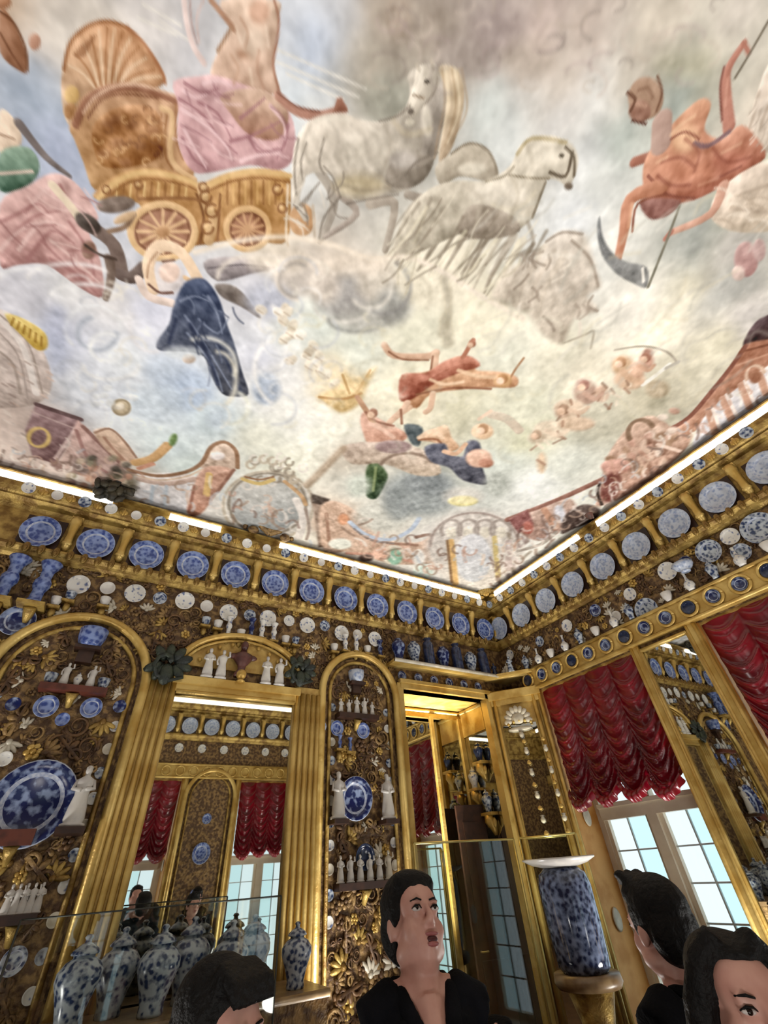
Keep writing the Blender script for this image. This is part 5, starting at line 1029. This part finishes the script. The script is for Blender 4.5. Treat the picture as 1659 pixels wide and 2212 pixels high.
m.ell((0,-.02,.02),(.05,.04,.045),10,6); m.ell((-.09,0,-.02),(.06,.03,.03),8,5); m.ell((.09,0,-.02),(.06,.03,.03),8,5)
tag(link('corner_shell', m.mesh('corner_shell', GOLDP), None, q, (0,0,-RAD(45))), 'small bright gilt shell where the two cornices meet', 'ornament')

# ------------------------------------------------------------------ console table with the vase set
ct = thing('console_table', 'gilt console table with stone top below the tall mirror', 'table', (1.0, WY-.39, 0))
part('table_top', MB().box((-.85,-.25,1.09),(.80,.32,1.13)).tube([(-.85,-.25,1.11),(.80,-.25,1.11)],.022,6).mesh('table_top', STONE), ct, (0,0,0))
part('apron', MB().box((-.80,-.22,.90),(.80,.25,1.09)).mesh('apron', GOLDD), ct, (0,0,0))
for x in (-.75, .75):
    for y in (-.18, .2):
        part('leg', MB().tube([(x,y,.92),(x*.98,y-.04,.7),(x*.92,y,.4),(x*.97,y-.02,0)],[.06,.05,.03,.045],8).mesh('leg', GOLD), ct, (0,0,0))
vb = {mt.name: (lathe_me('lidded_vase', sc(P_BODY, .40, 1.14), mt, 20), lathe_me('lid', sc(P_LID, .40, 1.14), mt, 20)) for mt in (BLUEG, BLUED)}
VX = [(.28,'rounded dark-and-white lidded vase at the left end of the console'),(.50,'lidded vase with dark flowers, second from left on the console'),(.71,'lidded vase standing before the dark reflection in the mirror'),(.93,'pale lidded vase, fourth from left on the console'),(1.15,'lidded vase left of the bright reflected window'),(1.36,'lidded vase below the reflected window, second from right'),(1.62,'lidded vase at the right end of the console, before the pilaster')]
for k, (x, lab) in enumerate(VX):
    v = thing('lidded_vase', lab, 'vase', (x, WY-.38+(.10 if k % 2 else -.09), 1.13), (0,0,k*1.3), 'vase set on the console'); sc_ = [.98,1.0,1.0,1.04,.96,.98,.84][k]; v.scale = (sc_,)*3
    me = vb[BLUEG.name]
    part('body', me[0], v, (0,0,0)); part('lid', me[1], v, (0,0,0))
# glass screens with thin edges
def screen(label, a, b, z1, rod, mt, z0=0.):
    a, b = Vector(a), Vector(b); o = thing('glass_screen', label, 'glass screen', (*a, 0), (0,0,math.atan2((b-a).y, (b-a).x))); L_ = (b-a).length
    part('pane', MB().box((0,-.004,z0),(L_,.004,z1)).mesh('screen_pane', CASEGL), o, (0,0,0))
    for x in (0, L_): part('post', MB().tube([(x,0,0),(x,0,z1)],rod,6).mesh('screen_post', mt), o, (0,0,0))
    part('top_rail', MB().tube([(0,0,z1),(L_,0,z1)],rod*.8,6).mesh('screen_rail', mt), o, (0,0,0)); return o
EDGE = mat('dark_metal_edge', (60,62,58), .4, .6)
x_ = bw(603, 2000, .72).x
screen('clear glass screen with dark edges before the vase-laden console', (-.1, WY-.72), (x_, WY-.72), 1.62, .006, EDGE)
screen('brass-edged glass screen across the gilded recess', (2.93, WY-.10), (4.25, WY-.10), 1.90, .014, BRASS)
screen('brass-edged glass screen before the canted corner mirror', (4.28, WY-.16), (4.66, 3.92), 1.90, .012, BRASS)
# big blue vessel on its gilt stand beside the window
cvx, cvy = 3.84, 3.50
gs = thing('gilt_stand', 'gilt pedestal stand under the large blue vessel', 'stand', (cvx, cvy, 0))
part('plinth', MB().lathe([(.01,0),(.24,0),(.24,.1),(.2,.14),(.01,.15)], 24).mesh('plinth', GOLDD), gs, (0,0,0)); part('shaft', MB().lathe([(.01,.13),(.16,.14),(.12,.3),(.11,.7),(.18,.92),(.01,.93)], 20).mesh('shaft', GOLD), gs, (0,0,0)); part('top', MB().lathe([(.01,.92),(.24,.92),(.26,.95),(.25,1.0),(.01,1.0)], 28).mesh('stand_top', STONE), gs, (0,0,0))
bvz = thing('large_vessel', 'large blue-and-white cylindrical porcelain vessel with white dish top beside the window', 'vase', (cvx, cvy, 1.0))
part('body', MB().lathe([(.01,0),(.17,0),(.20,.03),(.205,.1),(.215,.30),(.22,.52),(.20,.60),(.15,.64),(.01,.645)], 28).mesh('vessel_body', porcelain('marbled_blue_porcelain', (116,128,156), (26,34,60), 30, .40, .66, rough=.10)), bvz, (0,0,0))
part('dish_top', MB().lathe([(.01,.635),(.13,.64),(.24,.665),(.315,.70),(.31,.712),(.22,.685),(.12,.665),(.01,.66)], 32).mesh('dish_top', WHITEP), bvz, (0,0,0))
# gilt brackets with jars on the side of the recess
for k, (y, z) in enumerate(((4.80, 2.72), (4.80, 2.18), (4.98, 2.45))):
    o = tag(link('wall_console', MB().box((-.12,-.09,-.03),(0,.09,0)).tube([(-.01,0,-.22),(-.03,0,-.14),(-.08,0,-.08),(-.08,0,-.03)],[.02,.05,.06,.05],8).ell((-.05,.05,-.1),(.03,.03,.05),8,5).ell((-.05,-.05,-.1),(.03,.03,.05),8,5).mesh('wall_console', GOLDP), None, (RX1-.015, y, z)), 'gilt carved console on the side of the recess, %s from the top' % ['first','third','second'][k], 'bracket', 'carved consoles in the recess')
    tag(link('console_jar', lathe_me('console_jar', sc(P_JAR, .24), [NAVY, BLUEG, WSPOT][k], 14), None, (RX1-.08, y, z)), ['dark round','blue-grey','white patterned'][k]+' jar on a gilt console in the recess', 'jar')
# things on the frames seen in the tall mirror and left wall (simple dishes)
for k, s in enumerate([4.3-.47*j for j in range(9)]): hang('frieze_dish', 'near', s, 4.0, .03, dish_me(.085, WSPOT), 'white frieze dish over the near windows, %s from the corner, seen in the mirror' % ORD[k], 'dish', 'dishes in the near frieze')
for k, s in enumerate([4.1-.47*j for j in range(9)]): hang('frieze_dish', 'left', s, 4.0, .03, dish_me(.085, WSPOT), 'white dish in the left wall frieze, %s from the back corner, outside the picture' % ORD[k], 'dish', 'dishes in the left frieze')
for z, r in ((2.75,.09),(2.2,.17),(1.6,.08)): hang('niche_dish', 'near', 2.3, z, .02, dish_me(r, BLUEW), '%s blue dish on the reflected arched pier in the tall mirror' % {.09:'upper',.17:'large',.08:'lower'}[r], 'dish')
# ------------------------------------------------------------------ gilded relief ornament
def spiral(cx, cz_, r0, turns, sg, n=16): return [(cx+sg*r0*(1-.75*t)*cos(2*pi*turns*t), -.018, cz_+r0*(1-.75*t)*sin(2*pi*turns*t)) for t in np.linspace(0, 1, n)]
rel = []
m = MB(); a = spiral(-.06, .0, .05, 1.1, -1)[::-1]; b = spiral(.06, .0, .05, 1.1, 1); m.tube(a+b, [.006+.010*sin(pi*k/(len(a+b)-1)) for k in range(len(a+b))], 5); m.ell((0,-.02,.03),(.025,.015,.045),6,4); rel.append(m.mesh('scroll_c', GOLDD))
m = MB()
for k in range(5): w = -1.1+k*.55; m.ell((.055*sin(w), -.015, .055*cos(w)), (.02,.015,.05), 6, 4, Matrix.Rotation(w, 3, 'Y'))
m.ell((0,-.02,0),(.025,.02,.025),6,4); rel.append(m.mesh('leaf_spray', GOLD))
m = MB(); m.tube(spiral(0, 0, .075, 1.6, 1, 20), [.014-.0005*k for k in range(20)], 5); m.ell((.07,-.015,.05),(.018,.014,.045),6,4,Matrix.Rotation(-.6,3,'Y')); m.ell((.05,-.015,.085),(.016,.012,.04),6,4,Matrix.Rotation(.3,3,'Y')); rel.append(m.mesh('volute', GOLDD))
m = MB()
for k in range(6): w = k*pi/3; m.ell((.04*cos(w), -.012, .04*sin(w)), (.026,.014,.026), 6, 4)
m.ell((0,-.02,0),(.022,.02,.022),6,4); rel.append(m.mesh('rosette', GOLDP))
TARN = mat('tarnished_brown_gilding', (112,82,50), .55, .2, var=(70,48,30), vscale=20)
for i, mt in ((1, IVORY), (2, TARN), (0, TARN), (3, GOLDD), (1, GOLDD), (3, TARN)):
    c = rel[i].copy(); c.materials.clear(); c.materials.append(mt); rel.append(c)
random.seed(11)
def scatter(wall, parent, ox, n, region, ok, smin=.7, smax=1.5, off=0., gap=.1):
    pts = []; tries = 0
    while len(pts) < n and tries < n*60:
        tries += 1; s = random.uniform(region[0], region[1]); z = random.uniform(region[2], region[3])
        if not ok(s, z) or (wall == 'back' and any((s-a)**2+(z-b)**2 < (c+.03)**2 for a, b, c in OCC)): continue
        if any((s-a)**2+(z-b)**2 < gap**2 for a, b in pts): continue
        pts.append((s, z)); p, r = wl(wall, s, z, off)
        p = (p[0]-ox[0], p[1]-ox[1], p[2]) if ox else p
        R_ = (Matrix.Rotation(r[2], 3, 'Z') @ Matrix.Rotation(random.choice((0, 0, pi, pi/2, -pi/2, .8, -.8)), 3, 'Y')).to_euler()
        part('gilded_relief', random.choice(rel), parent, p, R_ if not ox else (Matrix.Rotation(random.uniform(0, 6.28), 3, 'Y')).to_euler(), random.uniform(smin, smax))
inL = lambda s, z: abs(s-NL[0]) < NL[1]+.02 and (z < NL[2] or (s-NL[0])**2+(z-NL[2])**2 < (NL[1]+.02)**2)
inR = lambda s, z: abs(s-NR[0]) < NR[1]+.02 and (z < NR[2] or (s-NR[0])**2+(z-NR[2])**2 < (NR[1]+.02)**2)
inM = lambda s, z: .12 < s < 1.97 and z < 3.28 or ((s-xm)/.66)**2+((z-3.3)/.46)**2 < 1
scatter('back', wall_back, None, 260, (-1.7, 2.9, 3.3, 4.14), lambda s, z: not (inL(s, z) or inR(s, z) or inM(s, z)), .45, 1.0, 0., .075)
scatter('back', nicheL, (NL[0], WY), 270, (-.9, .15, 1.0, 3.6), lambda s, z: abs(s-NL[0]) < NL[1]-.16 and (z < NL[2] or (s-NL[0])**2+(z-NL[2])**2 < (NL[1]-.16)**2), .45, 1.15, .012, .075)
scatter('back', nicheR, (NR[0], WY), 230, (1.95, 2.9, .6, 3.7), lambda s, z: abs(s-NR[0]) < NR[1]-.16 and (z < NR[2] or (s-NR[0])**2+(z-NR[2])**2 < (NR[1]-.16)**2), .45, 1.15, .012, .075)
scatter('right', wall_right, None, 120, (.6, 4.4, 3.75, 4.12), lambda s, z: True, .45, .9, 0., .075)

# housings of the floor uplighters
can = {}
for k, o in enumerate(UPL):
    r = o.data.size/2+.02
    if r not in can: can[r] = MB().lathe([(.02,-.14),(r*.7,-.14),(r,-.02),(r+.01,0),(r-.012,.004),(r-.015,-.012),(.02,-.013)], 24).mesh('uplight_housing', EDGE)
    h = tag(link('floor_uplighter', can[r], None, o.location, (o.rotation_euler.to_matrix() @ Matrix.Rotation(pi, 3, 'X')).to_euler()), 'round black floor uplighter outside the picture, %s along the walls' % ORD[k], 'lamp', 'floor uplighters')
    b = h.matrix_basis.to_3x3() @ Vector((0,0,-.14)); part('foot', MB().tube([(0,0,-.13),(0,0,-.16)],.05,10).lathe([(.01,-.17),(.12,-.17),(.12,-.155),(.01,-.15)],20).mesh('uplight_foot', EDGE), h, (0,0,0))
# ------------------------------------------------------------------ visitors
def remesh(mb, voxel, mt, name, smooth=6, disp=None):
    me = mb.mesh('tmp'); o = bpy.data.objects.new('tmp', me); col.objects.link(o)
    r = o.modifiers.new('r', 'REMESH'); r.mode = 'VOXEL'; r.voxel_size = voxel; r.use_smooth_shade = True
    s = o.modifiers.new('s', 'SMOOTH'); s.factor = .5; s.iterations = smooth
    dg = bpy.context.evaluated_depsgraph_get(); out = bpy.data.meshes.new_from_object(o.evaluated_get(dg)); out.name = name
    bpy.data.objects.remove(o); bpy.data.meshes.remove(me)
    out.polygons.foreach_set('use_smooth', [True]*len(out.polygons)); out.materials.clear(); out.materials.append(mt); return out
SKIN = mat('skin', (204,156,140), .5, var=(188,136,122), vscale=18, vlo=.35, vhi=.7)
HAIR = mat('black_hair', (11,10,10), .6, spec=.2, bump=.5, bscale=60, var=(16,14,13), vscale=40)
BLACKC = mat('black_cloth', (9,10,13), .9, spec=.1, bump=.2, bscale=120, var=(18,19,24), vscale=9)
TEALC = mat('dark_teal_cloth', (14,46,58), .8, bump=.2, bscale=120, var=(10,34,44), vscale=7)
NAVYC = mat('navy_cloth', (22,26,40), .9, spec=.1, bump=.2, bscale=120, var=(30,34,48), vscale=7)
TROUS = mat('dark_trousers', (34,36,44), .8, bump=.2, bscale=120)
SHOE = mat('dark_shoe', (24,20,20), .4)
EYEW = mat('eye_white', (206,198,192), .2); IRIS = mat('dark_iris', (26,16,12), .1); LIP = mat('lip', (158,92,88), .4, var=(140,78,76), vscale=30); MOUTH = mat('open_mouth', (70,24,24), .5); BROW = HAIR
def head_frame(yaw, pitch, roll):
    # face looks along local +y
    return Matrix.Rotation(yaw, 3, 'Z') @ Matrix.Rotation(pitch, 3, 'X') @ Matrix.Rotation(roll, 3, 'Y')
def person(label, pos, body_yaw, hyaw, pitch, roll, hair, shirt, long_sleeve=False, height=1.74, female=False, mouth_open=False, arms=None, group=None, eye_up=0., detail=True):
    k = height/1.74; root = thing('person', label, 'person', (pos[0], pos[1], 0), (0, 0, body_yaw), group)
    piv = Vector((0, .0, 1.475)); HR = head_frame(hyaw-body_yaw, pitch, roll)
    def hp(p): q = HR @ (Vector(p)+Vector((0, .012, .135))); return piv+q
    b = MB()
    def he(c, r, rot=None, t=b, n=14, m=10): t.ell(hp(c), r, n, m, HR @ rot if rot is not None else HR)
    # head
    he((0,-.018,.032),(.075,.096,.087)); he((0,.022,-.045),(.065,.067,.080)); he((0,.055,-.094),(.030,.026,.022)); he((0,.045,.028),(.064,.046,.062))
    for s in (-1, 1):
        he((s*.040,.050,-.036),(.028,.027,.032)); he((s*.054,.008,-.070),(.022,.040,.026)); he((s*.078,-.008,-.010),(.011,.022,.033)); he((s*.030,.086,.020),(.024,.010,.008))
        he((s*.030,.082,.000),(.020,.010,.011)); he((s*.0125,.094,-.034),(.009,.010,.008))
    b.tube([hp((0,.090,.018)), hp((0,.101,-.006)), hp((0,.112,-.031))], [.008,.009,.0125], 8); he((0,.104,-.036),(.010,.010,.007))
    he((0,.088,-.061),(.023,.010,.006)); he((0,.084,-.080 if mouth_open else -.072),(.020,.011,.007))
    # neck, trunk, limbs
    b.tube([hp((0,-.022,-.045)), piv+Vector((0,-.008,-.005)), (0,-.012,1.40)], [.056,.054,.068], 12)
    w = .92 if female else 1.0
    def trunk(t, g, zr=.175):
        t.ell((0,-.005,1.285),(.165*w+g,.104+g,zr+g),18,12); t.ell((0,0,1.08),(.140*w+g,.094+g,.19+g),18,12); t.ell((0,-.005,.94),(.155+g,.108+g,.13+g),18,12)
        if zr > .15: t.tube([(-.165*w,-.01,1.40),(-.07,-.012,1.445),(.07,-.012,1.445),(.165*w,-.01,1.40)], [.056+g,.052+g,.052+g,.056+g], 12)
        else:
            for s in (-1, 1): t.tube([(s*.165*w,-.01,1.40),(s*.115,-.012,1.425),(s*.085,-.012,1.442),(s*.066,-.014,1.450)], [.056+g,.054+g,.054+g,.056], 12); t.tube([(s*.082,.032,1.412),(s*.058,.056,1.36),(s*.034,.068,1.29)], [.054,.056,.056], 10)
            t.tube([(-.07,-.045,1.42),(0,-.062,1.43),(.07,-.045,1.42)], [.05,.045,.05], 10)
        if female:
            for s in (-1, 1): t.ell((s*.07,.075,1.27),(.062+g,.05+g,.06+g),12,8)
    trunk(b, 0)
    AR = arms or {}
    def arm(s): 
        return [Vector(p) for p in AR.get(s, [(s*.185*w,-.01,1.385),(s*.235*w,-.035,1.12),(s*.225*w,.05,.89)])]
    for s in (-1, 1):
        sh_, el, wr = arm(s); b.tube([sh_, sh_.lerp(el,.5), el], [.052,.048,.040], 10); b.tube([el, el.lerp(wr,.35), wr], [.040,.039,.027], 10)
        d = (wr-el).normalized(); side = d.cross(Vector((0,1,0))); side = side.normalized() if side.length > .1 else Vector((1,0,0)); n_ = d.cross(side).normalized()
        pc = wr+d*.045
        for j in range(5): b.ell(pc+side*(-.024+.012*j), (.017,.017,.04), 8, 6, d.to_track_quat('Z','Y').to_matrix())
        for j, ln in enumerate((.065,.078,.072,.055)):
            r0 = wr+d*.082+side*(-.028+.0187*j); b.tube([r0, r0+d*ln*.5-n_*.006, r0+d*ln*.85-n_*.024], [.0095,.009,.0075], 7)
        r0 = wr+d*.03-side*.03*1; b.tube([r0, r0-side*.024+d*.03, r0-side*.03+d*.062-n_*.01], [.012,.0105,.009], 7)
        b.tube([(s*.085,-.005,.92),(s*.095,.005,.70),(s*.095,.015,.49)], [.085,.072,.054], 12); b.tube([(s*.095,.015,.49),(s*.097,-.01,.34),(s*.098,-.015,.085)], [.054,.054,.036], 12)
        b.tube([(s*.098,-.05,.045),(s*.10,.03,.045),(s*.108,.15,.03)], [.036,.040,.026], 8)
    # open neckline: chest skin showing in the V of the collar
    b.tube([piv+Vector((0,.02,-.03)), (0,.054,1.395), (0,.088,1.32)], [.052,.046,.030], 10)
    part('body', remesh(b, .0075 if detail else .012, SKIN, 'body', 5), root, (0,0,0), (0,0,0), k)
    # clothing
    c = MB(); trunk(c, .014, .132)
    for s in (-1, 1):
        sh_, el, wr = arm(s); e = el if not long_sleeve else wr
        c.tube([sh_, sh_.lerp(el,.5), sh_.lerp(el,.92)], [.070,.067,.064], 10)
        if long_sleeve: c.tube([el.lerp(sh_,.1), el, el.lerp(wr,.4), el.lerp(wr,.92)], [.06,.056,.052,.044], 10)
    part('shirt', remesh(c, .010, shirt, 'shirt', 5), root, (0,0,0), (0,0,0), k)
    col_ = MB()
    for s in (-1, 1): col_.tube([(s*.02,-.085,1.475),(s*.072,-.045,1.485),(s*.076,.028,1.468),(s*.052,.086,1.412),(s*.026,.128,1.325)], [.018,.022,.024,.026,.010], 8, flat=.7)
    part('collar', remesh(col_, .008, shirt, 'collar', 2), root, (0,0,0), (0,0,0), k)
    t = MB(); t.ell((0,-.005,.95),(.168,.118,.12),16,10)
    for s in (-1, 1): t.tube([(s*.085,-.005,.93),(s*.096,.005,.70),(s*.097,.01,.49),(s*.098,-.01,.30),(s*.098,-.012,.10)], [.098,.086,.07,.064,.058], 12)
    part('trousers', remesh(t, .014, TROUS, 'trousers', 3), root, (0,0,0), (0,0,0), k)
    for s in (-1, 1): part('shoe', MB().tube([(s*.098,-.075,.04),(s*.10,.0,.048),(s*.105,.10,.036),(s*.11,.185,.026)],[.038,.046,.042,.026],10).mesh('shoe', SHOE), root, (0,0,0), (0,0,0), k)
    # hair
    h = MB()
    if hair == 'long':
        he((0,-.028,.040),(.084,.100,.083),t=h); he((0,-.055,-.02),(.086,.070,.10),t=h); he((0,.012,.092),(.066,.072,.024),Matrix.Rotation(-.25,3,'X'),t=h)
        for s in (-1, 1): h.tube([hp((s*.030,.052,.112)), hp((s*.070,.030,.070)), hp((s*.086,-.005,.0)), hp((s*.090,-.03,-.08)), hp((s*.092,-.05,-.17)), hp((s*.085,-.06,-.26))], [.022,.026,.034,.038,.040,.030], 10)
        h.tube([hp((0,-.09,-.02)), hp((0,-.10,-.12)), hp((0,-.095,-.27))], [.075,.075,.06], 12)
    else:
        he((0,-.020,.056),(.088,.104,.088),t=h); he((0,-.058,.005),(.086,.068,.090),t=h)
        for s in (-1, 1): he((s*.068,-.012,.040),(.020,.056,.052),t=h); he((s*.074,.014,.014),(.010,.014,.032),t=h)
        he((0,.040,.094),(.068,.042,.030),Matrix.Rotation(-.5,3,'X'),t=h)
        for s in (-1, 1): he((s*.045,.036,.084),(.030,.034,.030),t=h)
        if hair == 'tuft':
            for j in range(9): a = -.8+.2*j; h.tube([hp((.05*a,.03,.11)), hp((.06*a,.068,.128+.008*cos(j*2))), hp((.065*a,.088,.118+.012*cos(j*3)))], [.02,.016,.007], 6)
            he((0,.03,.11),(.064,.055,.03),t=h)
        if hair == 'fringe':
            for j in range(9): a = -1+.25*j; h.tube([hp((.05*a,.03,.115)), hp((.062*a,.085,.085)), hp((.064*a,.098,.052))], [.02,.016,.007], 6)
    part('hair', remesh(h, .007, HAIR, 'hair', 2), root, (0,0,0), (0,0,0), k)
    # face
    if detail:
        for s in (-1, 1):
            e = MB(); e.ell(hp((s*.031,.0865,.0005)), (.0150,.0075,.0056), 12, 8, HR); eye = part('eye', e.mesh('eye', EYEW), root, (0,0,0), (0,0,0), k)
            e = MB(); e.ell(hp((s*.031+.001,.0915,.0008+eye_up)), (.0066,.0036,.0058), 10, 6, HR); part('iris', e.mesh('iris', IRIS), eye, (0,0,0))
            e = MB(); e.tube([hp((s*.0155,.0905,.001)), hp((s*.024,.0955,.0066)), hp((s*.036,.0940,.0072)), hp((s*.047,.0850,.001))], [.0014,.0022,.0024,.0014], 6); part('eyelid', e.mesh('eyelid', BROW), root, (0,0,0), (0,0,0), k)
            e = MB(); e.tube([hp((s*.014,.0945,.0195)), hp((s*.030,.0970,.0228)), hp((s*.048,.0840,.0205))], [.0032,.0042,.002], 6, flat=.7); part('eyebrow', e.mesh('eyebrow', BROW), root, (0,0,0), (0,0,0), k)
        e = MB(); e.ell(hp((0,.0925,-.060)), (.0225,.0075,.0050), 12, 6, HR); part('upper_lip', e.mesh('upper_lip', LIP), root, (0,0,0), (0,0,0), k)
        e = MB(); e.ell(hp((0,.0895,-.0815 if mouth_open else -.0725)), (.0190,.0080,.0062), 12, 6, HR); part('lower_lip', e.mesh('lower_lip', LIP), root, (0,0,0), (0,0,0), k)
        if mouth_open: e = MB(); e.ell(hp((0,.0900,-.0708)), (.0175,.0055,.0085), 12, 6, HR); part('mouth', e.mesh('mouth', MOUTH), root, (0,0,0), (0,0,0), k)
    return root
def at(px, py, dist):        # a spot seen at a photo position, dist metres away on the ground
    d = ray(px, py); return CAM + d*(dist/math.hypot(d.x, d.y))
def toward(p, right=0.):     # heading that faces the camera, turned to the viewer's right
    a = math.atan2(-p.y, -p.x)-pi/2; return a+right
def place(px, py, dist, label, right, pitch, roll, hair, shirt, body_right=None, **kw):
    p = at(px, py, dist); hy = toward(p, right); by = toward(p, right if body_right is None else body_right)
    hgt = (p.z+.125)                     # head centre lies .125 under the crown
    return person(label, (p.x, p.y), by, hy, pitch, roll, hair, shirt, height=hgt, **kw)
place(903, 1988, 1.78, 'man in an open black collared shirt gazing up at the ceiling', RAD(30), RAD(24), RAD(-4), 'short', BLACKC, RAD(16), mouth_open=True, eye_up=.0016)
place(1428, 2008, 2.02, 'young man in dark clothes with tousled black hair, turned away by the window', RAD(-140), RAD(4), 0, 'tuft', BLACKC, RAD(-130))
place(1602, 2186, 1.42, 'woman with long black hair at the lower right edge', RAD(22), RAD(4), RAD(-4), 'long', NAVYC, RAD(20), female=True)
place(464, 2258, 1.42, 'black-haired visitor at the bottom edge before the vase console', RAD(48), RAD(2), RAD(0), 'fringe', NAVYC, RAD(40))
# two visitors standing behind the photographer's spot, seen in the tall mirror
person('visitor in dark teal, a silhouette with raised hands in the tall mirror', (1.12, -.35), 0, 0, RAD(14), 0, 'short', TEALC, True, 1.78, arms={-1: [(-.185,-.01,1.385),(-.24,.10,1.16),(-.09,.27,1.38)], 1: [(.185,-.01,1.385),(.24,.10,1.16),(.09,.27,1.38)]}, detail=False)
person('dark figure with lowered arms, right of the teal silhouette in the tall mirror', (2.05, -.55), .2, .2, 0, 0, 'short', BLACKC, True, 1.70, detail=False)
